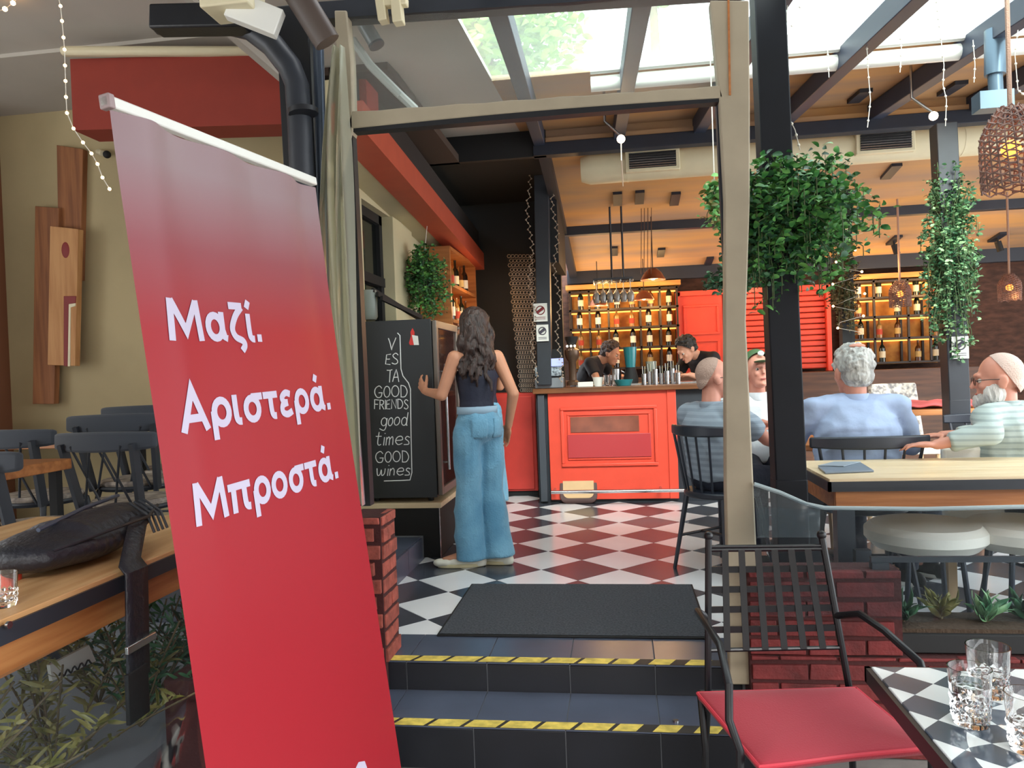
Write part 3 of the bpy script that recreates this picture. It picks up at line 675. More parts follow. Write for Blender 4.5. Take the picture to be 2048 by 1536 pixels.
# ---------------------------------------------------------------- left foreground table, bag, glass
def beam_table(label, x0, x1, y0, y1, z, zf, group=None):
    t = thing('wooden_table', label, 'table', ((x0+x1)/2, (y0+y1)/2, zf)); X = (x1-x0)/2; Y = (y1-y0)/2; Z = z-zf
    n = 4 if X > Y else 4
    for k in range(n):
        if X > Y: MB().box((-X, -Y+2*Y*k/n+.0015, Z-.035), (X, -Y+2*Y*(k+1)/n-.0015, Z)).build('plank', m_woodlite, t, bevel=.002)
        else: MB().box((-X+2*X*k/n+.0015, -Y, Z-.035), (-X+2*X*(k+1)/n-.0015, Y, Z)).build('plank', wood('pale_wood_y', (196, 150, 100), (216, 178, 128), 'Y'), t, bevel=.002)
    b = MB()
    for a in ((-X, -Y, X, -Y+.006), (-X, Y-.006, X, Y), (-X, -Y, -X+.006, Y), (X-.006, -Y, X, Y)):
        b.box((a[0]-.006*(a[0] == -X), a[1]-.006*(a[1] == -Y), Z-.052), (a[2]+.006*(a[2] == X), a[3]+.006*(a[3] == Y), Z-.012))
    b.build('metal_band', m_greyblk, t)
    mt = m_woodmid if X > Y else m_woodmidY
    i = .03
    MB().box((-X+i, -Y+i, Z-.13), (X-i, -Y+i+.03, Z-.05)).build('apron', mt, t, bevel=.002)
    MB().box((-X+i, Y-i-.03, Z-.13), (X-i, Y-i, Z-.05)).build('apron', mt, t, bevel=.002)
    MB().box((-X+i, -Y+i+.03, Z-.135), (-X+i+.03, Y-i-.03, Z-.05)).build('apron', mt, t, bevel=.002)
    MB().box((X-i-.03, -Y+i+.03, Z-.135), (X-i, Y-i-.03, Z-.05)).build('apron', mt, t, bevel=.002)
    for a in (-1, 1):
        for c in (-1, 1): MB().box((a*(X-.07)-.035, c*(Y-.07)-.035, 0), (a*(X-.07)+.035, c*(Y-.07)+.035, Z-.135)).build('leg', m_greyblk, t)
    return t
beam_table('wooden table with black metal band in the left foreground under the black bag', -2.2, -1.30, .75, 2.6, .72, .15)
for k in range(3):
    p = PX(15+k*230, 1250-k*80, -1.287); 
    if k == 0: MB().cyl(p, p+Vector((.006, 0, 0)), .008).build('bolt', m_chrome, label='small bolt in the black band of the left table', cat='bolt')
m_bag = M('black_bag_nylon', (24, 26, 34), .5, bump=.4, bscale=70, rgb2=(40, 40, 50), vscale=3)
bag = thing('shoulder_bag', 'black zipped shoulder bag lying on the left table with its strap hanging over the edge', 'bag')
b0 = PZ(128, 1160, .72); b1 = PZ(330, 1080, .72); ax = (b1-b0).normalized(); ay = Vector((-ax.y, ax.x, 0)); L0 = (b1-b0).length
Z1 = Vector((0, 0, 1)); rot = Matrix((ax, ay, Z1)).transposed()
mb = MB()
def pt(a, b, z): return b0+ax*a*L0+ay*b+Vector((0, 0, z))
for i in range(15):
    t = i/14; e = math.sin(math.pi*min(1, .12+t*.95))**.35
    mb.ell(pt(t, .11+.02*t, .058), (L0*.09+.02, .15*e, .056*e), rot)
    if 3 < i < 13: mb.ell(pt(t, .10, .085), (L0*.09, .10, .045), rot)
remesh(mb, 'body', m_bag, bag, .008, 4, fold=.002, fscale=(9, 9, 9), cut=[((0, 0, .722), (0, 0, -1))])
MB().tube([pt(-.02, .02, .075), pt(.3, -.03, .095), pt(.7, -.035, .10), pt(1.0, .02, .11)], .005).build('zip', m_greyblk, bag)
MB().tube([pt(.1, .10, .118), pt(.5, .10, .143), pt(.9, .12, .148), pt(1.1, .2, .13)], .006).build('zip', M('bluish_sheen_zip', (70, 80, 100), .4), bag)
s0 = PX(283, 1180, -1.27); sx_ = -1.285
def strap(u, v):
    path = [pt(.72, .0, .10), Vector((-1.30, s0.y, .735)), Vector((-1.275, s0.y-.01, .715)), Vector((-1.265, s0.y-.03, .58)), Vector((-1.262, s0.y-.04, .44))]
    i = v*(len(path)-1); a = min(int(i), len(path)-2); p = path[a].lerp(path[a+1], i-a)
    return p+Vector((.0, (u-.5)*.09, 0))
MB().grid(strap, 3, 16).build('strap', m_bag, bag, solid=.006)
MB().box((-1.262, s0.y-.09, .52), (-1.252, s0.y+.03, .54)).build('buckle', m_chrome, bag, bevel=.002)
for k in range(4): MB().tube([pt(.72+.05*k, -.045, .05), pt(.74+.05*k, -.02, .10), pt(.76+.05*k, .04, .135)], .004).build('side_cord', m_greyblk, bag)
MB().grid(lambda u, v: Vector((-1.26, s0.y-.05+(u-.5)*.085, .47-.13*v)), 2, 2).build('strap_end', m_dark, bag, solid=.012, bevel=.003)
gz = .7205
def tumbler(name, label, loc, r=.036, h=.10, water=.0, cut=True, group=None, m=None):
    t = thing(name, label, 'glass', loc, group=group)
    n = 24; prof = [(0, 0), (r*.78, 0), (r*.82, .004), (r, h), (r-.002, h), (r*.80, .014), (0, .012)]
    MB().lathe(prof, n=n, caps=False).build('glass_body', m or MATS['clear_glass'], t)
    if cut:
        mb = MB(); k = 14
        for j in range(3):
            for i in range(k):
                a = 2*math.pi*(i+.5*(j % 2))/k; z = h*(.16+.15*j); rr = r*(.82+.18*z/h)+.0002
                d = Vector((math.cos(a), math.sin(a), 0)); s = Vector((-d.y, d.x, 0))
                c = d*rr+Vector((0, 0, z)); w_ = rr*.22; hh = h*.075
                mb.add([c-s*w_, c-Vector((0, 0, hh)), c+s*w_, c+Vector((0, 0, hh)), c+d*.0022], [(0,1,4), (1,2,4), (2,3,4), (3,0,4)])
        mb.build('cut_facets', m or MATS['clear_glass'], t, smooth=False)
    if water: MB().lathe([(0, .015), (r*.8, .015), (r*(.82+.17*water), h*water), (0, h*water)], n=n, caps=False).build('water', MATS['water'], t)
    return t
glass('clear_glass'); glass('water')
MATS['clear_glass'].node_tree.nodes['Principled BSDF'].inputs['IOR'].default_value = 1.5
MATS['water'].node_tree.nodes['Principled BSDF'].inputs['IOR'].default_value = 1.33
tumbler('tumbler', 'small glass at the left edge on the wooden table beside the bag', PZ(8, 1212, .7205), .03, .075)
ct = thing('candle_holder', 'small orange-red candle cup on the left table behind the glass', 'candle', PZ(22, 1160, .7205))
MB().lathe([(0, 0), (.024, 0), (.026, .05), (.023, .05), (.022, .01), (0, .01)], n=20, caps=False).build('cup', M('orange_red_glass', (200, 70, 50), .15), ct); MB().cyl((0, 0, .01), (0, 0, .03), .02).build('wax', m_creampaint, ct)

# sagging clear film under the left table and dried plants behind it
def ffn(u, v):
    y = 1.05+2.0*u; x = -1.27+.10*v+.05*math.sin(v*3+u*5)*v; z = .60-.62*v+.02*math.sin(u*9)
    return Vector((x+.02*math.sin(u*14+v*6)*v, y, z))
MB().grid(ffn, 60, 26).build('pvc_sheet', m_filmlow, label='creased clear plastic sheet hanging below the left table', cat='plastic sheet', ang=180)
# ---------------------------------------------------------------- chalkboard fridge on its plinth
YF = 4.86; XR = PY(865, 800, YF).x; XL = PY(719, 800, YF).x
pl = thing('plinth', 'black tiled plinth with a pale wooden top under the chalkboard fridge', 'plinth', (XL, YF, 0))
W_ = XR-XL
MB().box((-.02, .02, 0), (W_+.01, .95, .33)).build('base', m_dark, pl, bevel=.003)
MB().box((-.02, .0, .33), (W_+.03, .97, .365)).build('wood_top', m_woodlite, pl, bevel=.003)
MB().box((W_+.01, .019, 0), (W_+.014, .03, .33)).build('edge_trim', m_chrome, pl)
m_board = M('chalkboard_black', (34, 38, 42), .5, var=.08, vscale=3)
fr = thing('fridge', 'black wine fridge with a chalkboard side lettered in white and a glass door', 'fridge', (XL, YF, .366))
zt = PY(790, 640, YF).z-.366
MB().box((0, .035, .03), (W_, .74, zt)).build('cabinet', M('fridge_black', (30, 32, 36), .35), fr, bevel=.006)
MB().box((.0, .025, .03), (W_, .036, zt)).build('chalkboard', m_board, fr, bevel=.002, label='chalkboard side panel')
fp = MB()
for a in (.06, W_-.06):
    for b in (.1, .68): fp.cyl((a, b, 0), (a, b, .03), .018)
fp.build('feet', m_dark, fr, kind='stuff')
dr = MB(); x = W_+.002
dr.box((x, .05, .04), (x+.03, .10, zt-.01)).box((x, .68, .04), (x+.03, .73, zt-.01)).box((x, .1, .04), (x+.03, .68, .09)).box((x, .1, zt-.06), (x+.03, .68, zt-.01))
door = dr.build('door', M('door_frame_steel', (120, 112, 106), .35, .5), fr, bevel=.003)
MB().box((x+.012, .1, .09), (x+.018, .68, zt-.06)).build('glass', M('fridge_glass', (58, 34, 30), .06, spec=.9), door)
MB().cyl((x+.06, .14, .2), (x+.06, .14, zt-.3), .010).cyl((x+.02, .14, .25), (x+.06, .14, .25), .007).cyl((x+.02, .14, zt-.35), (x+.06, .14, zt-.35), .007).build('handle', m_chrome, door)
m_chalk = M('chalk', (236, 238, 238), .9)
def fpt(px, py): p = PY(px, py, YF+.0245); return Vector((p.x-XL, .0245, p.z-.366))
def chalkword(body, box, off=0, slant=0, lower=False):
    x0, y0, x1, y1 = box
    def fn(u, v, e=0): return fpt(x0+(x1-x0)*u+slant*v*8+.8*math.sin(u*9), y1-(y1-y0)*v*.95+.8*math.sin(u*7))
    write('chalk_lettering', body, fn, m_chalk, fr, HAND, .1, tube=.0032)
chalkword('V', (776, 674, 793, 700)); chalkword('ES', (771, 706, 796, 729), .014, .2); chalkword('TA', (773, 738, 798, 764), .014, .1)
chalkword('GOOD', (749, 770, 816, 795)); chalkword('FRIENDS', (749, 798, 817, 818)); chalkword('good', (761, 823, 815, 851), .014, .5, True)
chalkword('times', (751, 861, 819, 890), .014, .4); chalkword('GOOD', (751, 901, 819, 925)); chalkword('wines', (752, 926, 820, 951), .014, .4, True)
MB().tube([fpt(*q)-Vector((0, .001, 0)) for q in [(795, 666), (800, 671), (801, 700), (802, 738), (806, 752), (817, 766), (821, 778), (822, 860), (824, 945), (820, 960), (800, 961), (768, 962)]], .0035, n=6).build('chalk_bottle_outline', m_chalk, fr, label='white chalk bottle outline')
m_red = M('emblem_red', (206, 46, 40), .5)
MB().prism([fpt(*q) for q in [(818, 686), (822, 672), (821, 664), (825, 656), (829, 664), (829, 672), (836, 686), (834, 690), (820, 690)]], (0, -.001, 0)).build('emblem', m_red, fr)
MB().prism([fpt(*q)-Vector((0, .0012, 0)) for q in [(824, 670), (836, 672), (838, 690), (828, 690)]], (0, -.0006, 0)).build('emblem_white', m_white, fr)
# frame sign stack leaning above the fridge
ms = thing('picture_stack', 'black stacked frames leaning on top of the fridge beside the window', 'frame', (0, 0, 0))
for k in range(3):
    q = [PX(745+k*9, 580+k*8, -1.62+k*.03), PX(835+k*4, 640, -1.50+k*.03)]
    MB().beam(q[0], q[1]+Vector((0, 0, .02)), .02, .03).build('frame', m_dark, ms)
gv = thing('vase', 'clear glass vase on top of the fridge by the window', 'vase', PY(738, 640, 5.0))
MB().lathe([(.05, 0), (.06, .02), (.06, .20), (.057, .20), (.056, .02), (0, .012)], n=20).build('vase_body', film('frosted_glass', (210, 220, 215), .5, .2, .1, (200, 206, 200)), gv)

# ---------------------------------------------------------------- door mat
mat_ = thing('door_mat', 'dark grey coarse door mat lying inside the entrance', 'mat', (-.25, 3.81, .001))
m_mat = M('mat_pile', (66, 72, 80), .95, var=.3, vscale=90, bump=1.0, bscale=140)
MB().grid(lambda u, v: Vector((-.605+1.21*u, -.41+.82*v, .011+.0025*noise.noise(Vector((u*90, v*60, 0))))), 90, 60).build('pile', m_mat, mat_, ang=180)
MB().box((-.615, -.42, 0), (.615, .42, .009)).build('rubber_backing', m_dark, mat_, bevel=.003)

# ---------------------------------------------------------------- bar counter
YB = 6.86
bc = thing('bar_counter', 'bar counter with orange-red panelled front and dark wood top', 'counter', (0, YB, 0))
xL = PY(1070, 780, YB).x; xR = .98
p0 = PY(1102, 1000, YB).x; p1 = PY(1345, 1000, YB).x
def moulding(mb, x0, z0, x1, z1, w_, d, y=0):
    for a, b in (((x0, z0), (x1, z0+w_)), ((x0, z1-w_), (x1, z1)), ((x0, z0+w_), (x0+w_, z1-w_)), ((x1-w_, z0+w_), (x1, z1-w_))):
        mb.box((a[0], y-d, a[1]), (b[0], y, b[1]))
    return mb
MB().box((xL, .05, .0), (xR, .55, 1.0)).build('carcass', m_greyblk, bc)
fp_ = MB().box((p0, .02, .03), (p1, .05, 1.0)).build('front_panel', m_orange, bc, bevel=.004, label='orange-red painted panel')
moulding(MB(), p0+.11, .33, p1-.11, .87, .03, .02, .02).build('moulding', m_orange, fp_, bevel=.006)
moulding(MB(), p0+.17, .39, p1-.17, .81, .018, .012, .02).build('inner_moulding', m_orange, fp_, bevel=.004)
MB().box((p0+.20, .012, .64), (p1-.27, .02, .78)).build('reflection_plate', M('brown_reflection', (128, 66, 46), .15, var=.25, vscale=5), fp_)  # brown reflection on the panel front, put in as a coloured plate
MB().box((p0+.17, .0, .41), (p1-.17, .02, .62)).build('lower_plate', M('matt_red_plate', (178, 58, 62), .3), fp_, bevel=.003)
MB().box((p1-.02, .01, .03), (p1+.06, .3, 1.0)).build('side_panel', m_orange, bc, bevel=.004)
MB().box((p1+.06, .3, .03), (xR, .32, 1.0)).build('rear_panel', m_wooddark, bc)
MB().box((xL-.02, -.03, 1.0), (xR, .5, 1.045)).build('wood_top', wood('bar_top_wood', (96, 58, 34), (128, 80, 48), 'X', .3), bc, bevel=.004)
MB().box((p0+.25, .3, 1.045), (xR, .7, 1.06)).build('steel_worktop', m_chrome, bc)
MB().cyl((p0+.02, -.16, .13), (p1+.12, -.16, .13), .016).build('foot_rail', m_chrome, bc)
for x in (p0+.04, p1-.1): MB().cyl((x, -.16, .13), (x, .03, .13), .012).build('rail_bracket', m_chrome, bc)
MB().box((xL+.02, .0, .02), (p0-.03, .05, .99)).build('dark_end_panel', M('slate_panel', (64, 68, 76), .5), bc)
lc = thing('low_cabinet', 'red low cabinet door left of the bar counter behind the girl', 'cabinet', (0, 7.3, 0))
a = PY(985, 990, 7.3).x; b = PY(1077, 990, 7.3).x
MB().box((a, 0, .05), (b, .45, 1.0)).build('cabinet_body', M('red_cabinet_paint', (204, 62, 54), .45, var=.04), lc, bevel=.004)
MB().box((a+.02, -.02, .07), (b-.03, 0, .97)).build('door', MATS['red_cabinet_paint'], lc, bevel=.006)
MB().box((a, .02, 0), (b, .45, .05)).build('kickboard', m_dark, lc)
# leaning round-cornered board
lbd = thing('leaning_board', 'pale board with rounded corners in a dark frame leaning on the bar front', 'board', (0, 0, 0))
def rrect(x0, z0, x1, z1, r, n=5):
    pts = []
    for cx, cz_, a0 in ((x1-r, z1-r, 0), (x0+r, z1-r, 90), (x0+r, z0+r, 180), (x1-r, z0+r, 270)):
        for k in range(n+1): t = R(a0+90*k/n); pts.append((cx+r*math.cos(t), cz_+r*math.sin(t)))
    return pts
c0 = PZ(1120, 1008, .0); c1 = PZ(1195, 1008, 0); ww = c1.x-c0.x
def lean(x, z, y): return Vector((c0.x+x, c0.y+z*.22+y, z))
MB().prism([lean(x, z, 0) for x, z in rrect(0, .0, ww, .50, .07)], (0, .02, .0)).build('frame', M('dark_brown_frame', (84, 58, 56), .5), lbd, bevel=.006)
MB().prism([lean(x, z, -.004) for x, z in rrect(.03, .05, ww-.03, .46, .05)], (0, .014, 0)).build('inner_board', M('tan_board', (206, 170, 128), .7, var=.04), lbd)

# things on the bar
ZT = 1.0465; ZS = 1.0615
def onbar(px, Y): p = PY(px, 760, Y); return Vector((p.x, Y, ZT if Y < YB+.3 else ZS))
pos = thing('till_terminal', 'black and silver till terminal at the left end of the bar', 'till', onbar(1099, YB+.15))
MB().box((-.13, -.08, 0), (.13, .12, .10)).build('base', M('silver_grey', (120, 124, 130), .4), pos, bevel=.01)
MB().box((-.12, -.1, .17), (.12, .05, .19)).box((-.12, .03, .1), (.12, .06, .36)).build('screen_back', m_dark, pos, bevel=.006)
MB().box((-.12, -.11, .11), (.12, -.09, .2)).build('keypad', M('pale_keys', (170, 180, 190), .5, rgb2=(60, 66, 74), vscale=60), pos, bevel=.003)
MB().box((.02, -.12, .2), (.14, -.09, .27)).build('display', M('violet_lit_display', (150, 160, 230), .3, emit=.7), pos)
MB().ell((-.03, -.10, .06), .022).build('button', m_white, pos)
gr = thing('coffee_grinder', 'dark coffee grinder beside the till on the bar', 'grinder', onbar(1146, YB+.35))
MB().lathe([(.06, 0), (.06, .03), (.035, .05), (.035, .22), (.06, .26), (.07, .3), (.07, .33), (.03, .36)], n=16).build('body', M('grinder_brown', (96, 76, 62), .3, .5), gr)
MB().lathe([(.03, .36), (.06, .44), (.06, .46), (0, .46)], n=16).build('hopper', m_dark, gr)
for k in range(3):
    p = Vector((-.04+.035*k, -.05, .37)); MB().ell(gr.location*0+p, .011).build('indicator', M('white_lamp', (255, 240, 220), .3, emit=3), gr)
def cup(name, label, px, Y, r, h, mat, cat='cup'):
    t = MB().lathe([(0, 0), (r*.7, 0), (r, h), (r-.004, h), (r*.65, .006), (0, .006)], n=18, caps=False).build(name, mat, label=label, cat=cat); t.location = onbar(px, Y); return t
MB().box((-.07, -.05, 0), (.07, .05, .045)).build('napkin_box', m_white, label='low white napkin box on the bar top', cat='box', bevel=.004).location = onbar(1171, YB+.2)
cup('cup', 'white ceramic cup on the bar between napkin box and glasses', 1196, YB+.2, .05, .085, m_white)
for k, px in enumerate((1213, 1226)): tumbler('bar_glass', ['left glass of the pair next to the white cup on the bar', 'right glass of the pair next to the white cup on the bar'][k], onbar(px, YB+.15), .032, .10, cut=False)
m_teal = M('teal_glass', (38, 120, 128), .15, spec=.8)
cup('bowl', 'teal bowl on the bar in front of the dark blender', 1247, YB+.15, .09, .055, m_teal, 'bowl')
bl = thing('blender', 'dark bar blender with clear jug behind the teal bowl', 'blender', onbar(1262, YB+.4))
MB().lathe([(.07, 0), (.07, .05), (.05, .13), (.05, .15)], n=16).build('base', m_dark, bl); MB().lathe([(.045, .15), (.065, .34), (.06, .34), (.04, .16)], n=16).build('jug', m_teal, bl)
jg = thing('measuring_jug', 'steel jug standing left of the blender', 'jug', onbar(1232, YB+.42)); MB().lathe([(.05, 0), (.055, .14), (.05, .14), (.045, .01)], n=16).build('body', m_chrome, jg); MB().tube([(.05, 0, .12), (.09, 0, .1), (.09, 0, .05), (.05, 0, .03)], .006).build('handle', m_chrome, jg)
for k, px in enumerate((1288, 1299, 1311, 1323, 1334, 1345, 1356)):
    t = thing('shaker_cup', ['first steel cup from the left in the row on the bar', 'second steel cup from the left in the row on the bar', 'third steel cup from the left in the row on the bar', 'middle steel cup of the row on the bar', 'fifth steel cup from the left in the row on the bar', 'sixth steel cup, nearly last of the row on the bar', 'last steel cup of the row, beside the barman'][k], 'cup', onbar(px, YB+.25+.03*(k % 2)), group='steel cups in a row on the bar')
    h = .10+.02*(k % 3); MB().lathe([(.022, 0), (.025, h), (.022, h), (.02, .01)], n=14).build('body', m_chrome, t)
    for q in range(3): MB().tube([(.008*(q-1), .004*q, h*.6), (.012*(q-1), .006*q-.004, h+.07)], .0025, n=5).build('straw', [m_white, m_dark, m_creampaint][q], t)
jr = cup('ice_jar', 'tall clear jar with white crumple on the bar left of the barman', 1303, YB+.45, .05, .2, MATS['frosted_glass'], 'jar')

# ---------------------------------------------------------------- back wall racks, shutter
def bottle(t, h=.28, r=.036, col=(30, 36, 26), lab=(220, 205, 170)):
    m = M('bottle_glass_%d_%d_%d' % col, col, .12, spec=.8)
    MB().lathe([(0, 0), (r, 0), (r, h*.58), (r*.85, h*.66), (r*.36, h*.76), (r*.34, h*.97), (r*.42, h*.97), (r*.42, h), (0, h)], n=12, caps=False).build('bottle_body', m, t)
    MB().lathe([(r*1.02, h*.18), (r*1.02, h*.46)], n=12, caps=False).build('bottle_label', M('label_%d' % lab[0], lab, .7), t)
protos = []
for k, (h, col, lab) in enumerate([(.28, (24, 30, 22), (226, 214, 186)), (.25, (90, 48, 22), (200, 170, 110)), (.30, (30, 22, 20), (240, 232, 214)), (.24, (150, 110, 60), (170, 60, 40))]):
    protos.append((h, col, lab))
bot = {}
nb = [0]
def put_bottle(loc, k, label, group):
    if k not in bot:
        t = thing('bottle', label, 'bottle', loc, group=group); bottle(t, protos[k][0], .036, protos[k][1], protos[k][2]); bot[k] = t
    else: t = dup(bot[k], loc, None, label, group=group)
    nb[0] += 1; return t
m_rack = M('rack_black_metal', (40, 28, 20), .5); m_amber = M('amber_backboard', (214, 150, 70), .8, var=.25, vscale=6, bump=.4, bscale=14, rgb2=(160, 92, 40))
m_glow = M('warm_led_strip', (255, 176, 84), .5, emit=1.6)
YR = 9.75
ordn = ['first', 'second', 'third', 'fourth', 'fifth', 'sixth']
def rack(name, label, xs, ys, where, seed):
    t = thing('wall_rack', label, 'shelf')
    X = [PY(x, 660, YR).x for x in xs]; zt_ = PY(xs[0], ys[0], YR).z; zb = PY(xs[0], ys[-1], YR).z
    n = len(ys)-1; Z = [zt_+(zb-zt_)*(ys[i]-ys[0])/(ys[-1]-ys[0]) for i in range(n+1)]
    MB().box((X[0]-.03, YR+.28, zb-.02), (X[-1]+.03, YR+.30, zt_+.05)).build('backboard', m_amber, t)
    for z in Z: MB().box((X[0]-.02, YR, z-.012), (X[-1]+.02, YR+.28, z+.012)).build('shelf_board', m_rack, t)
    for x in X: MB().box((x-.012, YR, zb), (x+.012, YR+.03, zt_+.02)).box((x-.012, YR+.25, zb), (x+.012, YR+.28, zt_+.02)).build('upright', m_rack, t, kind='stuff')
    for z in Z[:-1]: MB().box((X[0], YR+.24, z-.03), (X[-1], YR+.26, z-.014)).build('light_strip', m_glow, t)
    MB().box((X[0]-.05, YR-.02, zt_+.03), (X[-1]+.05, YR+.3, zt_+.09)).build('cornice', wood('cornice_wood', (176, 120, 60), (200, 146, 80), 'X'), t)
    rr = random.Random(seed)
    for i in range(n):
        for j in range(len(X)-1):
            bay = X[j+1]-X[j]; m = 2 if bay > .35 else 1
            for q in range(m):
                if rr.random() < .12: continue
                k = rr.randrange(4)
                x = X[j]+bay*(q+.5)/m+rr.uniform(-.02, .02)
                put_bottle(Vector((x, YR+.12, Z[i+1]+.0125)), k, '%s bottle of bay %s on the %s shelf of the %s rack' % (['left', 'right'][q] if m == 2 else 'single', ordn[j], ['top', 'second', 'third', 'lowest'][i], where), 'bottles in the %s rack' % where)
    return t
rack('a', 'amber lit bottle rack on the back wall left of the red shutter', [1142, 1180, 1218, 1282, 1322, 1356], [585, 622, 660, 700, 740], 'left', 4)
rack('b', 'amber lit bottle rack on the back wall right of the red shutter', [1702, 1750, 1818, 1862, 1888], [565, 598, 636, 680, 728], 'right', 9)
for x, e in ((-.2, 11), (.5, 11), (3.0, 11), (3.7, 11)):
    lamp((x, YR-.25, 2.0), e, (1, .6, .22), .15)
MB().box((-.7, 9.5, 0), (4.2, 10.1, 1.08)).build('back_counter', m_wooddark, label='dark wood back counter below the racks on the rear wall', cat='counter', bevel=.004)
sh = thing('red_shutter', 'orange-red ribbed shutter between the two bottle racks on the back wall', 'shutter')
a = PY(1358, 660, YR).x; b = PY(1662, 660, YR).x; zt_ = PY(1500, 580, YR).z; zb = PY(1500, 742, YR).z
MB().box((a, YR+.2, zb), (b, YR+.22, zt_)).build('back', m_orange, sh)
MB().box((a-.02, YR+.05, zb-.03), (a+.03, YR+.2, zt_+.02)).box((b-.03, YR+.05, zb-.03), (b+.02, YR+.2, zt_+.02)).box((a, YR+.05, zt_-.03), (b, YR+.2, zt_+.03)).build('frame', m_orange, sh)
k = 0; z = zb
xm = PY(1452, 660, YR).x
while z < zt_-.04:
    MB().box((xm, YR+.12, z+.006), (b-.03, YR+.2, z+.064)).build('slat', m_orange, sh, bevel=.008); z += .07
pn = MB().box((a+.03, YR+.14, zb), (xm-.02, YR+.2, zt_-.03)).build('panel_door', m_orange, sh)
for z0, z1 in ((zb+.04, zb+.42), (zb+.48, zb+.86)): moulding(MB(), a+.07, z0, xm-.06, min(z1, zt_-.06), .03, .02, YR+.14).build('moulding', m_orange, pn, bevel=.004)
lamp((1.7, YR-.5, 2.15), 9, (1, .62, .35), .15)
# warm glow over the bar and along the ceiling
for x, y, z, e in ((-.1, 7.9, 2.1, 7), (1.2, 7.6, 2.2, 5), (2.6, 7.8, 2.1, 6), (3.8, 8.3, 2.0, 6), (-.1, 9.2, 1.95, 3)):
    lamp((x, y, z), e, (1, .6, .26), .1)
# black curtain-like lattice screen and sign column
col = thing('column', 'grey-black column with two small white notices beside the till', 'column')
MB().beam(PY(1082, 250, 6.95), PY(1090, 770, 6.95), .13, .13, (0, 1, 0)).build('post', m_greyblk, col, bevel=.005)
def notice(px, py, w_, h, Y, par, red=True):
    p = PY(px, py, Y); mb = MB().box((p.x-w_/2, Y-.004, p.z-h/2), (p.x+w_/2, Y, p.z+h/2)).build('notice', m_white, par)
    ring = [Vector((p.x+.3*w_*math.cos(t), Y-.005, p.z+h*.12+.3*w_*math.sin(t))) for t in [2*math.pi*i/20 for i in range(21)]]
    m = M('notice_ink', (120, 30, 36), .6) if red else M('notice_ink_dark', (70, 66, 80), .6)
    MB().tube(ring, .0045, n=5).tube([ring[2], ring[12]], .014, n=5).build('ring_symbol', m, mb)
    MB().box((p.x-.2*w_, Y-.006, p.z+h*.10), (p.x+.18*w_, Y-.004, p.z+h*.14)).build('cigarette_symbol', m_dark, mb)
    for k in range(2): MB().box((p.x-.35*w_, Y-.006, p.z-h*(.28+.09*k)), (p.x+.35*w_, Y-.004, p.z-h*(.25+.09*k))).build('text_line', m, mb)
notice(1081, 625, .125, .165, 6.87, col); notice(1085, 666, .11, .15, 6.87, col, False)
m_lat = M('lattice_brown', (150, 134, 122), .7)
ls = thing('lattice_screen', 'brown perforated lattice screen leaning against the black wall', 'screen')
q = [PY(1014, 508, 7.5), PY(1070, 508, 7.5), PY(1072, 785, 7.3), PY(1040, 785, 7.3)]
MB().prism(q, (0, .01, 0)).build('backing', m_dark, ls)
mb = MB()
for i in range(7):
    for j in range(30):
        p = (q[0].lerp(q[1], (i+.5+.5*(j % 2))/7.5)).lerp(q[3].lerp(q[2], (i+.5+.5*(j % 2))/7.5), (j+.5)/30)-Vector((0, .006, 0))
        rr = .018; mb.tube([p+Vector((rr*math.cos(t), 0, rr*math.sin(t))) for t in [math.pi*k/3 for k in range(7)]], .0035, n=4)
mb.build('lattice_rings', m_lat, ls, kind='stuff')
# ---------------------------------------------------------------- people
m_skin = M('skin_light', (204, 150, 124), .55, var=.06, vscale=10, rgb2=(214, 158, 134)); m_skin2 = M('skin_tan', (196, 138, 108), .55, var=.05, vscale=10); m_skinp = M('skin_pinkish', (210, 146, 126), .5, var=.06, vscale=9)
m_eye = M('eye_white', (190, 184, 178), .5); m_iris = M('iris_brown', (40, 26, 18), .3); m_lip = M('lips', (168, 92, 84), .5)
V = Vector
def rotz(a): return Matrix.Rotation(R(a), 3, 'Z')
def hrot(yaw=0, pitch=0, roll=0): return Matrix.Rotation(R(yaw), 3, 'Z') @ Matrix.Rotation(R(pitch), 3, 'X') @ Matrix.Rotation(R(roll), 3, 'Y')
def loft(mb, pts, rad, xax=(1, 0, 0), inf=0, st=9):
    pts = [V(p) for p in pts]
    for i in range(len(pts)-1):
        z = (pts[i+1]-pts[i]); ln = z.length; z = z.normalized(); x = V(xax); x = (x-z*x.dot(z)).normalized(); y = z.cross(x)
        rot = Matrix((x, y, z)).transposed()
        for k in range(st+1):
            t = k/st; c = pts[i].lerp(pts[i+1], t); a = [rad[i][q]+(rad[i+1][q]-rad[i][q])*t+inf for q in (0, 1)]
            mb.ell(c, (a[0], a[1], max(.03, ln/st*1.1)+inf), rot, 16, 10)
def head_mb(mb, c, H, s=1.0, beard=0):
    c = V(c)
    def e(p, r): mb.ell(c+H @ (V(p)*s), tuple(v*s for v in r), H, 18, 12)
    e((0, -.012, .035), (.076, .094, .092)); e((0, .03, -.02), (.062, .066, .085)); e((0, .048, -.078), (.044, .042, .036))
    e((0, .088, .03), (.042, .014, .014)); e((0, .088, -.058), (.024, .013, .011)); e((0, .085, -.092), (.02, .018, .016))
    e((.032, .075, -.022), (.02, .018, .02)); e((-.032, .075, -.022), (.02, .018, .02))
    for sx in (-1, 1): e((sx*.077, -.002, -.008), (.012, .022, .032)); e((sx*.084, -.010, .002), (.008, .018, .022))
    mb.cap(c+H @ (V((0, .094, .018))*s), c+H @ (V((0, .113, -.022))*s), .008*s, .012*s, 8)
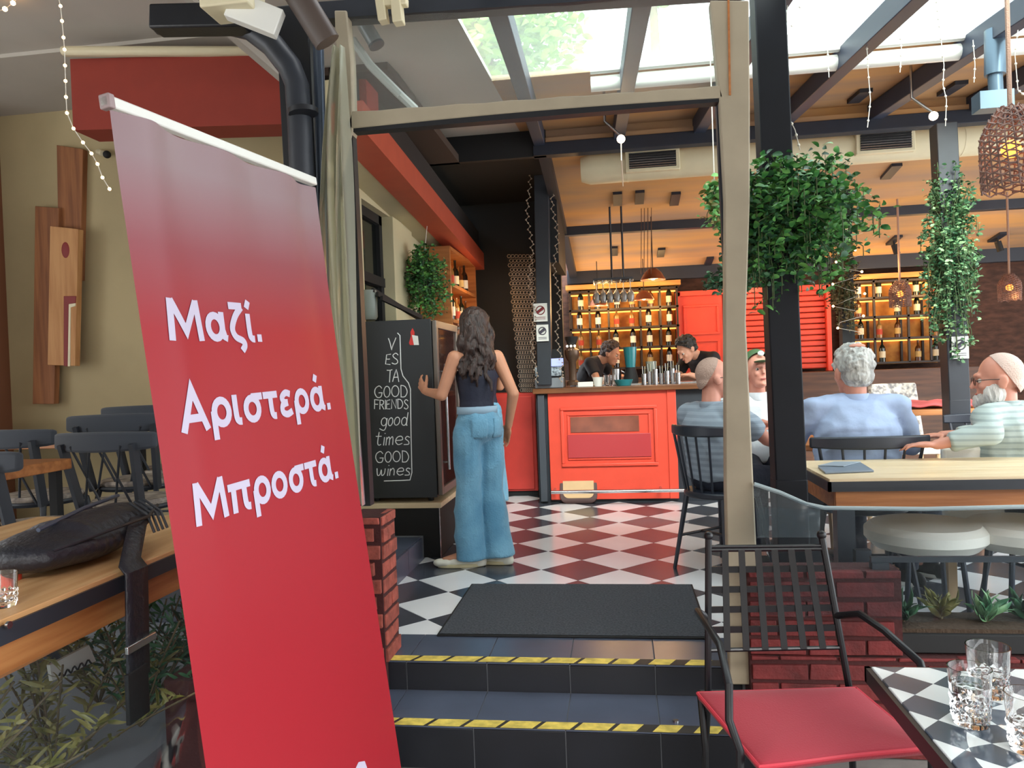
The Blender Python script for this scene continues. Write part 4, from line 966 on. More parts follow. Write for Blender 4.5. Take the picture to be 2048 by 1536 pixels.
def face_parts(par, c, H, s=1.0, mouth=True):
    c = V(c)
    for sx in (-1, 1):
        w_ = c+H @ (V((sx*.031, .082, .006))*s); o = MB().ell(w_, .0105*s, n=10, m=8).build('eye', m_eye, par)
        MB().ell(w_+H @ (V((0, .008, 0))*s), .0065*s, n=8, m=6).build('iris', m_iris, o)
    if mouth: MB().ell(c+H @ (V((0, .098, -.058))*s), (.022*s, .006*s, .006*s), H).build('mouth', m_lip, par)
def hand_mb(mb, w_, d, n, s=1.0, side=1, curl=.5, flat=False):
    """w_ wrist, d direction of the hand, n palm normal"""
    w_ = V(w_); d = V(d).normalized(); n = V(n); n = (n-d*n.dot(d)).normalized(); t = d.cross(n)*side
    rot = Matrix((t, n, d)).transposed()
    mb.ell(w_+d*.045*s, (.040*s, .016*s, .05*s), rot, 12, 8)
    mb.ell(w_+d*.07*s, (.040*s, .014*s, .022*s), rot, 12, 8)
    for k, ln in enumerate((.068, .078, .072, .056)):
        b = w_+d*.085*s+t*(.030-.020*k)*s; dd = (d+t*(.14-.09*k)).normalized()
        p1 = b+dd*ln*.45*s+n*curl*.008*s; p2 = p1+(dd+n*curl).normalized()*ln*.32*s; p3 = p2+(dd+n*curl*2.2).normalized()*ln*.25*s
        mb.cap(b, p1, .0088*s, .0082*s, 8); mb.cap(p1, p2, .0082*s, .0075*s, 8); mb.cap(p2, p3, .0075*s, .0065*s, 8)
    a = w_+d*.025*s+t*.03*s; p1 = a+(t*.8+d*.7+n*.25).normalized()*.042*s; p2 = p1+(t*.35+d*.9+n*.3).normalized()*.032*s
    mb.cap(a, p1, .0125*s, .0105*s, 8); mb.cap(p1, p2, .0105*s, .008*s, 8)
class Fig:
    def __init__(s, name, label, loc, rz, J, skin, sh=.19, group=None, scale=1):
        s.t = thing(name, label, 'person', loc, R(rz)); s.J = {k: V(v) for k, v in J.items()}; s.skin = skin
        s.t.scale = (scale,)*3
    def torso(s, mb, inf=0, wd=1.0, dp=1.0, top=True, belly=0):
        J = s.J; ax = (J['shR']-J['shL'])
        pts = [J['pel'], J['waist'], J['chest'], (J['shL']+J['shR'])/2]
        loft(mb, pts, [(.165*wd, .12*dp), ((.135+belly)*wd, (.10+belly)*dp), (.165*wd, .115*dp), (.13*wd, .08*dp)], ax, inf)
        for k in ('shL', 'shR'): mb.cap((J['shL']+J['shR'])/2+V((0, 0, .015)), J[k], .055+inf, .052+inf)
    def body(s, H, legs=True, hands=('L', 'R'), voxel=.007, wd=1, dp=1, hs=1.0, curl=.5, palms=None, feet=False):
        mb = MB(); J = s.J; s.torso(mb, -.012, wd, dp)
        mb.cap((J['shL']+J['shR'])/2+V((0, 0, .02)), J['head']+H @ V((0, -.02, -.06)), .058, .052)
        head_mb(mb, J['head'], H, hs)
        for k in 'LR':
            mb.cap(J['sh'+k], J['el'+k], .046, .036); mb.cap(J['el'+k], J['wr'+k], .038, .025)
            if k in hands:
                d = (J.get('hd'+k, J['wr'+k]*2-J['el'+k])-J['wr'+k]); pn = (palms or {}).get(k, (0, 0, -1))
                hand_mb(mb, J['wr'+k], d, pn, 1.0, 1 if k == 'R' else -1, curl)
            if legs:
                mb.cap(J['hip'+k], J['kn'+k], .072, .05); mb.cap(J['kn'+k], J['an'+k], .05, .034)
                mb.cap(J['an'+k], J['toe'+k]+V((0, 0, .0)), .034, .026)
        return remesh(mb, 'body', s.skin, s.t, voxel, 3)
    def shirt(s, mat, sleeve=1.0, wd=1, dp=1, belly=0, fold=.004, name='shirt', collar=True, voxel=.009, seed=0, hem=None, fscale=(7, 7, 4), frac=True, **kw):
        mb = MB(); J = s.J; s.torso(mb, .012, wd, dp, belly=belly)
        if hem: mb.cap(J['pel'], J['waist'], .15*wd, .13*wd)
        for k in 'LR':
            a, b, c = J['sh'+k], J['el'+k], J['wr'+k]
            mb.ell(a, .068)
            if sleeve <= 1:
                e = a.lerp(b, sleeve); mb.cyl(a, e, .066, .062, 16)
            else:
                mb.cyl(a, b, .066, .054, 16); mb.ell(b, .055); e = b.lerp(c, sleeve-1); mb.cyl(b, e, .055, .045, 16)
        n = (J['shL']+J['shR'])/2
        o = remesh(mb, name, mat, s.t, voxel, 7, fold=fold, fscale=fscale, seed=seed, **kw)
        if collar:
            d = (J['head']-n).normalized(); p = n+d*.055
            MB().lathe([(.066, -.03), (.074, .0), (.069, .022), (.063, .02), (.06, -.02)], n=20, caps=False).build('collar', mat, o, loc=p)
        return o
    def trousers(s, mat, name='trousers', seed=2, r=((.095, .07), (.07, .058)), fold=.004, voxel=.009, cutz=None, belt=True, **kw):
        mb = MB(); J = s.J
        mb.ell(J['pel']+V((0, 0, -.01)), (.175, .135, .12))
        for k in 'LR':
            mb.cap(J['hip'+k], J['kn'+k], r[0][0], r[0][1]); mb.cyl(J['kn'+k], J['an'+k], r[1][0], r[1][1], 16); mb.ell(J['kn'+k], r[0][1])
        return remesh(mb, name, mat, s.t, voxel, 2, fold=fold, seed=seed, **kw)
    def shoes(s, mat, sole=None):
        for k in 'LR':
            a = s.J['an'+k]; t = s.J['toe'+k]; d = (t-a); d.z = 0; d.normalize(); x = V((d.y, -d.x, 0)); g = min(a.z, t.z)
            base = V((a.x, a.y, 0)); z0 = s.J.get('ground', V((0, 0, 0))).z
            mb = MB()
            for q, (f, rx, rz_2) in enumerate([(-.05, .034, .05), (0, .036, .052), (.05, .038, .046), (.10, .042, .036), (.15, .042, .030), (.19, .036, .026)]):
                mb.ell(base+d*f+V((0, 0, z0+.03)), (rx, .05, rz_2), Matrix((x, d, V((0, 0, 1)))).transposed(), 12, 8)
            mb.cyl(base+V((0, 0, z0+.04)), base+V((0, 0, z0+.10)), .042, .04)
            o = remesh(mb, 'shoe', mat, s.t, .008, 2, cut=[((0, 0, z0+.006), (0, 0, -1))])
            sm = MB(); pts = [base+d*math.sin(t_)*.145+d*.065+x*math.cos(t_)*.045+V((0, 0, z0+.001)) for t_ in [2*math.pi*i/20 for i in range(20)]]
            sm.prism(pts, (0, 0, .022)).build('sole', sole or m_white, o, bevel=.004)
def hair_shell(par, c, H, s, mat, back=.0, front=.02, low=-.03, name='hair', seed=1, fold=.006, tuft=0):
    """short hair: skull cap with the face cut away"""
    c = V(c); mb = MB(); mb.ell(c+H @ (V((0, -.014, .036))*s), (.084*s, .101*s, .100*s), H, 24, 16); mb.ell(c+H @ (V((0, -.045, -.02))*s), (.074*s, .062*s, .06*s), H)
    if tuft:
        rr = random.Random(seed)
        for k in range(60):
            a = rr.uniform(0, 6.28); b = rr.uniform(-.2, 1.3); d = V((math.cos(a)*math.cos(b), math.sin(a)*math.cos(b), math.sin(b)))
            mb.ell(c+H @ (V((d.x*.08, d.y*.095-.014, d.z*.093+.036))*s), .017*s*tuft, n=8, m=6)
    # the hairline: a slanted plane from forehead to nape
    n1 = H @ V((0, .86, -.5)); p1 = c+H @ (V((0, front, low+.06))*s)
    n2 = H @ V((0, 0, -1)); p2 = c+H @ (V((0, 0, low-.03))*s)
    return remesh(mb, name, mat, par, .006, 2, fold=fold, fscale=(40, 40, 40), seed=seed, cut=[(p1, n1), (p2, n2)])
def glasses(par, c, H, s=1.0, mat=None):
    c = V(c); m = mat or M('spectacle_frame', (70, 40, 34), .3); P = lambda p: c+H @ (V(p)*s)
    mb = MB()
    for sx in (-1, 1):
        mb.tube([P((sx*.033+.026*math.cos(t), .104, .006+.019*math.sin(t))) for t in [2*math.pi*i/16 for i in range(17)]], .0022, n=6)
        mb.tube([P((sx*.060, .103, .010)), P((sx*.080, .05, .010)), P((sx*.084, -.012, .006)), P((sx*.084, -.02, -.012))], .0024, n=6)
    mb.tube([P((-.008, .106, .01)), P((.008, .106, .01))], .002, n=5)
    return mb.build('glasses', m, par)
def hairmat(name, c1, c2, sc_=60): return M(name, c1, .5, rgb2=c2, vscale=sc_, bump=.8, bscale=sc_*2, stretch=(1, 1, .25))
m_hdark = hairmat('dark_brown_hair', (34, 24, 22), (66, 46, 40)); m_hgrey = hairmat('grey_hair', (150, 150, 148), (204, 204, 200), 40); m_hwhite = hairmat('white_beard', (190, 186, 182), (226, 224, 220), 60); m_hblk = hairmat('black_hair', (20, 18, 18), (44, 38, 36))
m_hbuzz = M('cropped_grey_hair', (178, 150, 136), .8, bump=.6, bscale=160)
m_denim = M('blue_denim', (84, 138, 170), .85, rgb2=(118, 170, 198), vscale=4, bump=.5, bscale=90, sheen=.2)
m_ltshirt = M('light_blue_shirt_cotton', (164, 182, 214), .85, var=.03, bump=.2, bscale=40)
m_stripe1 = stripes('striped_blue_grey_polo', (140, 154, 168), (156, 170, 184), 9, 'Z')
m_stripe3 = stripes('striped_sage_polo', (172, 186, 184), (150, 164, 164), 11, 'Z', width=.7)
m_wshirt = M('white_polo_cotton', (214, 220, 226), .85, bump=.2, bscale=40); m_blkshirt = M('black_cotton', (26, 24, 30), .8, bump=.2)
m_navytr = M('dark_navy_trousers', (36, 42, 58), .85, bump=.3, bscale=50); m_jeantop = M('navy_tube_top', (24, 28, 48), .7, bump=.3, bscale=40)

# ---- girl with long hair at the fridge
g = PZ(950, 1136, 0)
HG = hrot(22, -2)
J = dict(pel=(0, 0, .88), waist=(.0, .0, 1.02), chest=(.0, -.005, 1.17), shL=(-.155, 0, 1.305), shR=(.155, -.02, 1.305), head=(.0, .02, 1.49),
         elL=(-.22, .06, 1.08), wrL=(-.20, .27, 1.10), hdL=(-.19, .37, 1.16), elR=(.215, -.10, 1.07), wrR=(.245, .0, .86), hdR=(.26, .05, .77),
         hipL=(-.08, 0, .84), hipR=(.08, 0, .84), knL=(-.075, .03, .46), anL=(-.075, .02, .08), toeL=(-.20, .12, .04), knR=(.085, .0, .46), anR=(.085, -.06, .08), toeR=(.0, .08, .04))
F = Fig('person', 'girl with long dark wavy hair, navy strapless top and loose blue jeans, at the fridge', (g.x+.035, g.y+.08, 0), 46, J, m_skin2)
F.body(HG, wd=.80, dp=.82, voxel=.006, palms={'L': (1, 0, 0), 'R': (-1, 0, 0)}, hs=.93)
face_parts(F.t, J['head'], HG, .93)
mb = MB(); loft(mb, [(0, 0, .98), (0, 0, 1.03), (0, -.005, 1.17), (0, -.004, 1.215)], [(.118, .09), (.116, .088), (.138, .102), (.138, .10)])
remesh(mb, 'tube_top', m_jeantop, F.t, .007, 6, fold=.002, cut=[((0, 0, 1.225), (0, 0, 1)), ((0, 0, .96), (0, 0, -1))])
mb = MB(); mb.ell((0, -.01, .88), (.158, .13, .125)); mb.ell((0, 0, .96), (.128, .105, .06))
for sx, kn, an in ((-1, J['knL'], J['anL']), (1, J['knR'], J['anR'])):
    hp = V((sx*.082, -.01, .84)); kn = V(kn); an = V(an)
    mb.cap(hp, hp.lerp(kn, .6), .092, .086); mb.cap(hp.lerp(kn, .6), kn, .086, .082); mb.cyl(kn, kn.lerp(V((an.x, an.y, .05)), 1), .082, .098, 20); mb.ell(kn, .082)
jn = remesh(mb, 'jeans', m_denim, F.t, .008, 2, fold=.007, fscale=(6, 6, 5), seed=3, cut=[((0, 0, 1.0), (0, 0, 1))])
for sx in (-1, 1):
    MB().grid(lambda u, v: V((sx*.07+(u-.5)*.095, -.01-.131*math.sqrt(max(.05, 1-((sx*.07+(u-.5)*.095)/.160)**2))*math.cos((.865-.88+(v-.5)*.12)/.14), .865+(v-.5)*.12)), 8, 6).build('pocket', m_denim, jn, solid=.006)
mb = MB(); ring = [V((.132*math.cos(t), .108*math.sin(t)-.002, 0)) for t in [2*math.pi*i/28 for i in range(28)]]
vs = [p*1.0+V((0, 0, .955)) for p in ring]+[p*.985+V((0, 0, 1.0)) for p in ring]
MB().add(vs, [(i, (i+1) % 28, 28+(i+1) % 28, 28+i) for i in range(28)]).build('waistband', M('pale_denim', (150, 176, 196), .85), jn, solid=.008)
F.shoes(M('white_sneaker', (226, 224, 210), .6), M('cream_sole', (206, 196, 158), .6))
# long wavy hair
mb = MB(); c = V(J['head']); mb.ell(c+HG @ V((0, -.016, .034)), (.083, .098, .10), HG, 20, 14)
rr = random.Random(5)
for k in range(46):
    a = -math.pi/2+rr.uniform(-1.75, 1.75); r0 = rr.uniform(.05, .085); st = c+HG @ V((math.cos(a)*r0, math.sin(a)*r0*1.1, .03+rr.uniform(-.01, .05)))
    out = HG @ V((math.cos(a), math.sin(a), 0)); L = rr.uniform(.26, .43); ph = rr.uniform(0, 6.28); pts = []
    for i in range(9):
        t = i/8; pts.append(st+out*(.03*math.sin(min(1, t*2.2)*1.57)+.012*math.sin(ph+t*15))+V((.016*math.cos(ph*2+t*13)-.03*t, -.035*t+.01*math.sin(ph+t*11), -L*t)))
    mb.tube(pts, [.013, .018, .02, .02, .02, .019, .017, .013, .006], n=7)
hair = remesh(mb, 'hair', m_hdark, F.t, .006, 2, fold=.004, fscale=(30, 30, 12), seed=4, cut=[(c+HG @ V((0, .062, 0)), HG @ V((0, 1, 0)))])

# ---- standing person half hidden behind the girl
q = PZ(1000, 1022, 0)
J2 = dict(J); J2['elR'] = (.19, .12, 1.08); J2['wrR'] = (.08, .28, 1.1); J2['hdR'] = (.0, .34, 1.12); J2['elL'] = (-.2, .05, 1.1); J2['wrL'] = (-.18, .22, 1.0); J2['hdL'] = (-.17, .3, 1.0)
F = Fig('person', 'person in blue jeans and dark top mostly hidden behind the long-haired girl', (q.x-.13, q.y+.05, 0), 20, J2, m_skin2)
F.body(hrot(0), wd=.82, dp=.85, voxel=.009)
F.shirt(m_jeantop, .5, .82, .85, voxel=.01); F.trousers(m_denim, 'jeans', r=((.095, .09), (.09, .11)), fold=.006)
F.shoes(M('white_sneaker', (226, 224, 210), .6)); hair_shell(F.t, J['head'], hrot(0), 1, m_hdark)

# ---- dark spindle-back chairs
m_spin = M('dark_blue_black_chair', (36, 42, 54), .4, var=.1)
def spindle_chair(label, loc, rz, w_=.5, zr=.83, group='dark spindle-back chairs around the men'):
    t = thing('spindle_chair', label, 'chair', loc, R(rz), group=group)
    mb = MB(); n = 16; vs = []
    for i in range(n+1):
        s = 2*i/n-1; x = w_/2*s; y = -.24+.09*s*s; hh = .032-.006*s*s
        vs += [(x, y-.013, zr-hh), (x, y+.013, zr-hh), (x, y+.013, zr+hh), (x, y-.013, zr+hh)]
    fs = [(0,1,2,3), tuple(range(4*n, 4*n+4))]+[(4*i+k, 4*i+(k+1) % 4, 4*i+4+(k+1) % 4, 4*i+4+k) for i in range(n) for k in range(4)]
    mb.add(vs, fs).build('top_rail', m_spin, t, bevel=.008)
    MB().prism([(.21*math.cos(a)*1.05, .21*math.sin(a)-.0, .44) for a in [2*math.pi*i/24 for i in range(24)]], (0, 0, .035)).build('seat', m_spin, t, bevel=.01)
    for k in range(6):
        s = -1+2*k/5; x = w_/2*.86*s; y = -.24+.09*(.86*s)**2
        MB().tube([(x, y, zr-.02), (x*.78, y*.86+.015, .47)], .0085 if abs(s) > .9 else .0065).build('spindle', m_spin, t)
    for a in (-1, 1):
        for b in (-1, 1): MB().tube([(a*.14, b*.14, .445), (a*.20, b*.20, 0)], [.016, .011]).build('leg', m_spin, t)
    for a in (-1, 1): MB().tube([(a*.17, -.17, .2), (a*.17, .17, .2)], .009).build('stretcher', m_spin, t)
    MB().tube([(-.17, .0, .2), (.17, .0, .2)], .009).build('stretcher', m_spin, t)
    return t
spindle_chair('dark spindle-back chair under the bald man beside the bar front', (.58, 4.58, 0), -50, .46)
spindle_chair('wide dark chair rail behind the man in the light blue shirt', (1.21, 4.08, 0), 0, .56, .80)
spindle_chair('dark chair whose rail enters at the right edge behind the bearded man', (2.02, 3.95, 0), 22, .5, .84)

# ---- seated men
def seat_pose(arms, lean=0, hw=.20, neck=.985, hy=.0, hz=1.135, crouch=0):
    d = dict(pel=(0, 0, .56), waist=(0, -.01-lean*.3, .70), chest=(0, -.02-lean*.6, .84), shL=(-hw, -lean, neck-.055), shR=(hw, -lean, neck-.055), head=(0, hy, hz),
             hipL=(-.09, .04, .54), hipR=(.09, .04, .54), knL=(-.12, .42, .50), knR=(.12, .42, .50), anL=(-.12, .44, .09), anR=(.12, .42, .09), toeL=(-.13, .58, .04), toeR=(.13, .56, .04))
    d.update(arms); return d
A = dict(elL=(-.27, .10, .78), wrL=(-.16, .34, .79), hdL=(-.08, .44, .79), elR=(.27, .12, .77), wrR=(.20, .36, .70), hdR=(.16, .46, .66))
H1 = hrot(-28, 0)
J = seat_pose(A, .03, .19, .97, .0, 1.12)
F = Fig('person', 'bald man with glasses in a striped blue-grey polo shirt sitting sideways near the bar', (.56, 4.60, 0), -50, J, m_skinp)
F.body(H1, voxel=.007); face_parts(F.t, J['head'], H1); glasses(F.t, J['head'], H1)
F.shirt(m_stripe1, .75, 1.12, 1.1, .02, fold=.006, fscale=(8, 8, 9)); F.trousers(m_navytr); F.shoes(m_dark)
o = hair_shell(F.t, V(J['head']), H1, .955, m_hbuzz, front=-.035, low=-.03, fold=.0008)
H2 = hrot(12, -4)
A = dict(elL=(-.29, .10, .78), wrL=(-.26, .36, .76), hdL=(-.22, .46, .78), elR=(.29, .06, .76), wrR=(.14, .32, .76), hdR=(.05, .40, .76))
J = seat_pose(A, .0, .205, 1.01, .02, 1.14)
F = Fig('person', 'grey-haired man in a light blue shirt seated with his back to the camera', (1.19, 4.07, 0), 2, J, m_skinp)
F.body(H2, voxel=.007, hs=1.06); face_parts(F.t, J['head'], H2, 1.06); F.shirt(m_ltshirt, 1.6, 1.22, 1.15, .03, fold=.0075, fscale=(7, 7, 9), seed=6); F.trousers(m_navytr); F.shoes(m_dark)
hair_shell(F.t, J['head'], H2, 1.06, m_hgrey, front=.03, low=-.045, tuft=1.0, fold=.004, seed=3)
MB().ell(V(J['head'])+H2 @ V((0, -.05, .128)), (.045, .035, .014), H2).build('bald_patch', m_skinp, F.t)
H3 = hrot(28, -4)
A = dict(elL=(-.33, -.05, .84), wrL=(-.45, .13, .79), hdL=(-.50, .22, .79), elR=(.30, .12, .78), wrR=(.12, .34, .78), hdR=(.02, .40, .78))
J = seat_pose(A, .0, .21, .955, .02, 1.075)
F = Fig('person', 'bald white-bearded man with glasses in a pale striped polo at the right edge', (1.88, 4.04, 0), 46, J, m_skinp)
F.body(H3, voxel=.007, hs=1.05); face_parts(F.t, J['head'], H3, 1.05); glasses(F.t, J['head'], H3, 1.05)
F.shirt(m_stripe3, 1.75, 1.25, 1.2, .04, fold=.006, seed=8); F.trousers(m_navytr); F.shoes(m_dark)
hair_shell(F.t, J['head'], H3, 1.0, M('cropped_white_hair', (212, 188, 178), .8, bump=.6, bscale=160), front=-.03, low=-.04, fold=.0008)
mb = MB(); c = V(J['head'])
for p, r in [((0, .062, -.085), (.05, .05, .04)), ((.045, .03, -.06), (.035, .045, .05)), ((-.045, .03, -.06), (.035, .045, .05)), ((0, .085, -.105), (.03, .03, .035))]: mb.ell(c+H3 @ (V(p)*1.07), tuple(v*1.07 for v in r), H3)
remesh(mb, 'beard', m_hwhite, F.t, .006, 2, fold=.004, fscale=(40, 40, 20))
H4 = hrot(8, 6)
A = dict(elL=(-.25, .12, .80), wrL=(-.06, .30, .80), hdL=(.03, .33, .80), elR=(.25, .12, .80), wrR=(.05, .33, .83), hdR=(-.04, .36, .83))
J = seat_pose(A, .0, .19, .99, .03, 1.15)
F = Fig('person', 'man in a white polo and green cap facing the camera between the two posts', (PY(1512, 740, 5.25).x, 5.25, 0), 184, J, m_skinp)
F.body(H4, voxel=.007); face_parts(F.t, J['head'], H4); F.shirt(m_wshirt, .6, 1.1, 1.1, .02); F.trousers(m_navytr); F.shoes(m_dark)
cp = hair_shell(F.t, V(J['head'])+V((0, 0, .01)), H4, 1.05, M('green_cap_cloth', (74, 104, 70), .8), front=.05, low=.03, fold=0, name='cap')
MB().ell(V(J['head'])+H4 @ V((0, .11, .055)), (.06, .06, .007), H4).build('cap_peak', MATS['green_cap_cloth'], cp)
MB().ell(V(J['head'])+H4 @ V((0, .082, .11)), (.022, .012, .018), H4).build('cap_patch', m_white, cp)

# ---- barmen
A = dict(pel=(0, 0, .92), waist=(0, .06, 1.06), chest=(0, .15, 1.18), shL=(-.19, .22, 1.27), shR=(.19, .22, 1.27), head=(0, .38, 1.37), elL=(-.25, .33, 1.06), wrL=(-.12, .46, 1.12), hdL=(-.05, .52, 1.12), elR=(.25, .33, 1.06), wrR=(.12, .46, 1.12), hdR=(.05, .52, 1.12),
         hipL=(-.09, 0, .88), hipR=(.09, 0, .88), knL=(-.1, .03, .48), knR=(.1, .03, .48), anL=(-.1, -.02, .08), anR=(.1, -.02, .08), toeL=(-.1, .14, .04), toeR=(.1, .14, .04))
HB = hrot(-6, -38)
F = Fig('person', 'young dark-haired barman in a black t-shirt bending over the bar', (.98, 7.86, 0), 128, A, m_skin)
F.body(HB, voxel=.008); face_parts(F.t, A['head'], HB); F.shirt(m_blkshirt, .55, 1, 1, collar=False); F.trousers(m_navytr); F.shoes(m_dark); hair_shell(F.t, A['head'], HB, 1.02, m_hblk, front=.035, low=-.02, tuft=1.1, seed=9)
HB = hrot(0, -25)
p = PY(1165, 740, 8.25)
F = Fig('person', 'second barman in dark clothes bending in the dim light behind the bar', (p.x-.05, 8.3, 0), -110, A, m_skin2)
F.body(HB, voxel=.009); face_parts(F.t, A['head'], HB); F.shirt(m_blkshirt, .55, 1, 1, collar=False); F.trousers(m_navytr); F.shoes(m_dark); hair_shell(F.t, A['head'], HB, 1.02, m_hdark, front=.03, low=-.02, tuft=1, seed=9)
# ---------------------------------------------------------------- tables and chairs inside right
beam_table('long pale wooden table with black metal band beyond the right parapet', .84, 3.4, 3.24, 3.86, .72, 0)
mt = thing('menu_holder', 'grey folded menu lying on the near left corner of the pale table', 'menu', (0, 0, 0))
q = [PZ(a, b, .7215) for a, b in [(1636, 936), (1668, 928), (1722, 928), (1748, 944), (1650, 948)]]
MB().prism(q, (0, 0, .008)).build('cover', M('grey_leather', (120, 132, 146), .35), mt, bevel=.002); MB().prism([v+Vector((0, 0, .009)) for v in [q[0], q[1], q[2]]]+[q[2].lerp(q[4], .5)+Vector((0, 0, .01))], (0, 0, .003)).build('flap', M('grey_leather_light', (160, 172, 184), .3), mt)
# the men's table
mtb = thing('round_table', 'small wooden table between the four seated men', 'table', (1.3, 4.78, 0))
MB().cyl((0, 0, .70), (0, 0, .735), .42, n=36).build('table_top', m_woodmid, mtb, bevel=.004); MB().cyl((0, 0, .03), (0, 0, .7), .035).build('pedestal', m_dark, mtb); MB().lathe([(.24, 0), (.24, .012), (.05, .04)], n=24).build('base', m_dark, mtb)
tumbler('tumbler', 'drinking glass on the round table between the seated men, left', (1.05, 4.62, .7355), .034, .11, cut=False, group='glasses between the men')
tumbler('tumbler', 'drinking glass on the round table between the seated men, farther', (1.15, 4.95, .7355), .034, .11, cut=False, group='glasses between the men')
m_uph = M('white_upholstery', (226, 222, 212), .75, bump=.1); m_uphleg = M('pale_wood_leg', (170, 140, 104), .5)
def soft_chair(label, loc, rz, z=.86, pat=None):
    t = thing('upholstered_chair', label, 'chair', loc, R(rz), group='white upholstered chairs')
    mb = MB(); mb.grid(lambda u, v: Vector(((u-.5)*.44*(1-.12*v), -.22-.10*v+.05*(2*u-1)**2, .46+(z-.46)*v)), 10, 8).build('backrest', pat or m_uph, t, solid=.05, bevel=.01)
    MB().box((-.23, -.21, .40), (.23, .23, .47)).build('seat', m_uph, t, bevel=.03)
    for a in (-1, 1):
        for b in (-1, 1): MB().tube([(a*.19, b*.18, .41), (a*.21, b*.21, 0)], [.02, .013]).build('leg', m_uphleg, t)
    return t
p = PY(1632, 800, 5.3); soft_chair('white upholstered chair seen between the black post and the man in light blue', (p.x+.03, 5.3, 0), 40, .92)
p = PY(1700, 805, 6.0); soft_chair('white upholstered chair half hidden behind the light blue shirt', (p.x, 6.1, 0), -10, .90)
m_pat = M('patterned_pale_fabric', (208, 200, 190), .8, rgb2=(120, 116, 118), vscale=30, detail=1)
p = PY(1835, 780, 6.6); soft_chair('pale patterned chair back beyond the table with the red cloth', (p.x, 6.9, 0), 180, .98, m_pat)
rt = thing('wooden_table', 'wooden table with a folded red cloth between the light blue man and the green pillar', 'table', (PY(1850, 790, 5.9).x, 5.9, 0))
MB().box((-.4, -.3, .80), (.32, .3, .84)).build('table_top', m_woodmid, rt, bevel=.004)
for a in (-.34, .26):
    for b in (-.24, .24): MB().box((a-.02, b-.02, 0), (a+.02, b+.02, .80)).build('leg', m_woodmid, rt)
rc = MB().grid(lambda u, v: Vector(((u-.5)*.55, (v-.5)*.4, .006*math.sin(u*20)+.02*math.sin(v*9)**2)), 24, 12).build('red_cloth', M('rose_red_cloth', (184, 84, 84), .8), label='folded rose-red cloth on the wooden table beyond the men', cat='cloth', solid=.012)
rc.location = (rt.location.x+.02, 5.86, .862)
p = PY(1760, 860, 3.9)
for k, (px, Y, rz, lab) in enumerate([(1868, 3.62, 180, 'white upholstered bench seat under the pale table seen through the clear sheet, left'), (2080, 3.58, 180, 'white upholstered seat under the pale table at the right edge behind the clear sheet')]):
    x = PZ(px, 1075, .42).x
    t = thing('stool', lab, 'stool', (x, 3.60, 0), group='white stools under the pale table')
    MB().lathe([(0, .36), (.21, .36), (.25, .40), (.25, .44), (.22, .465), (0, .47)], n=28, caps=False).build('seat', m_uph, t)
    for a in range(4): MB().tube([(.15*math.cos(a*1.57+.78), .15*math.sin(a*1.57+.78), .37), (.19*math.cos(a*1.57+.78), .19*math.sin(a*1.57+.78), 0)], .012).build('leg', m_spin, t)
spindle_chair('dark spindle-back chair beyond the pale table, legs visible through the sheet', (2.15, 4.75, 0), 160, .5, .82)

bk = thing('bench', 'white upholstered bench back along the far edge of the pale table, by the bearded man', 'bench', (2.12, 3.93, 0))
MB().box((-.58, -.025, .40), (.58, .025, .765)).build('backrest', m_uph, bk, bevel=.015); MB().box((-.58, -.05, .36), (.58, .025, .40)).build('seat_edge', m_uph, bk, bevel=.01)
for a in (-.55, .55): MB().box((a-.02, -.02, 0), (a+.02, .02, .36)).build('leg', m_uphleg, bk)

# ---------------------------------------------------------------- black post, clear sheet, planter
bp = thing('post', 'thick black square post with the hanging plant, right of the doorway', 'post')
MB().beam(PY(1533, -30, 3.32), PY(1577, 960, 3.32), .125, .12, (0, 1, 0)).beam(PY(1577, 955, 3.32), Vector((PY(1582, 1100, 3.32).x, 3.32, 0)), .128, .125, (0, 1, 0)).build('post', M('post_black', (12, 14, 22), .6, spec=.3, var=.15), bp, bevel=.006)
rl = PY(1800, 1018, 2.96).z
mb = MB(); fs_ = lambda u, v: Vector((.50+1.95*u, 2.93+.02*math.sin(u*30+v*3)*v-.05*math.sin(v*3.1)+.012*math.sin(u*60), PY(1600, 1018, 2.95).z+.01-.02*math.sin(u*3)-v*(.40)))
MB().grid(fs_, 90, 24).build('pvc_sheet', m_filmlow, label='creased clear plastic sheet hung along the right parapet', cat='plastic sheet', ang=180)
MB().tube([PY(1508, 968, 2.99), PY(1560, 985, 2.99), PY(1612, 1008, 2.98), PY(1650, 1016, 2.97), PY(1850, 1018, 2.96), PY(2120, 1012, 2.95)], .008).build('sheet_hem', M('clear_hem', (150, 164, 168), .2), label='rolled upper hem cord of the right clear sheet', cat='cord')
tri = MB().grid(lambda u, v: (PY(1508, 972, 2.985).lerp(PY(1640, 1016, 2.965), u)).lerp(PY(1515, 1075, 2.95).lerp(PY(1640, 1075, 2.93), u), v), 8, 6).build('pvc_corner', film('pvc_fold', (200, 210, 216), .22, .2, .15, (150, 164, 172), wav=.6), label='folded corner of clear plastic sheet beside the beige post', cat='plastic sheet')
plr = thing('planter', 'long black planter box with succulents behind the clear sheet', 'planter', (0, 0, 0))
x0 = PY(1745, 1200, 2.99).x; z0 = .105; z1 = PY(1900, 1125, 2.99).z
MB().box((x0, 2.98, z0), (3.0, 3.22, z0+.07)).build('trough', m_dark, plr, bevel=.004)
MB().box((x0, 2.98, z0+.07), (x0+.06, 3.02, z1)).box((x0, 3.18, z0+.07), (x0+.06, 3.22, z1)).build('end_post', m_greyblk, plr, kind='stuff')
MB().box((x0, 2.99, z1), (3.0, 3.01, z1+.02)).build('rail', m_greyblk, plr)
MB().box((x0+.02, 3.0, z0+.06), (3.0, 3.2, z0+.085)).build('soil', M('soil', (66, 52, 40), 1, bump=1), plr)
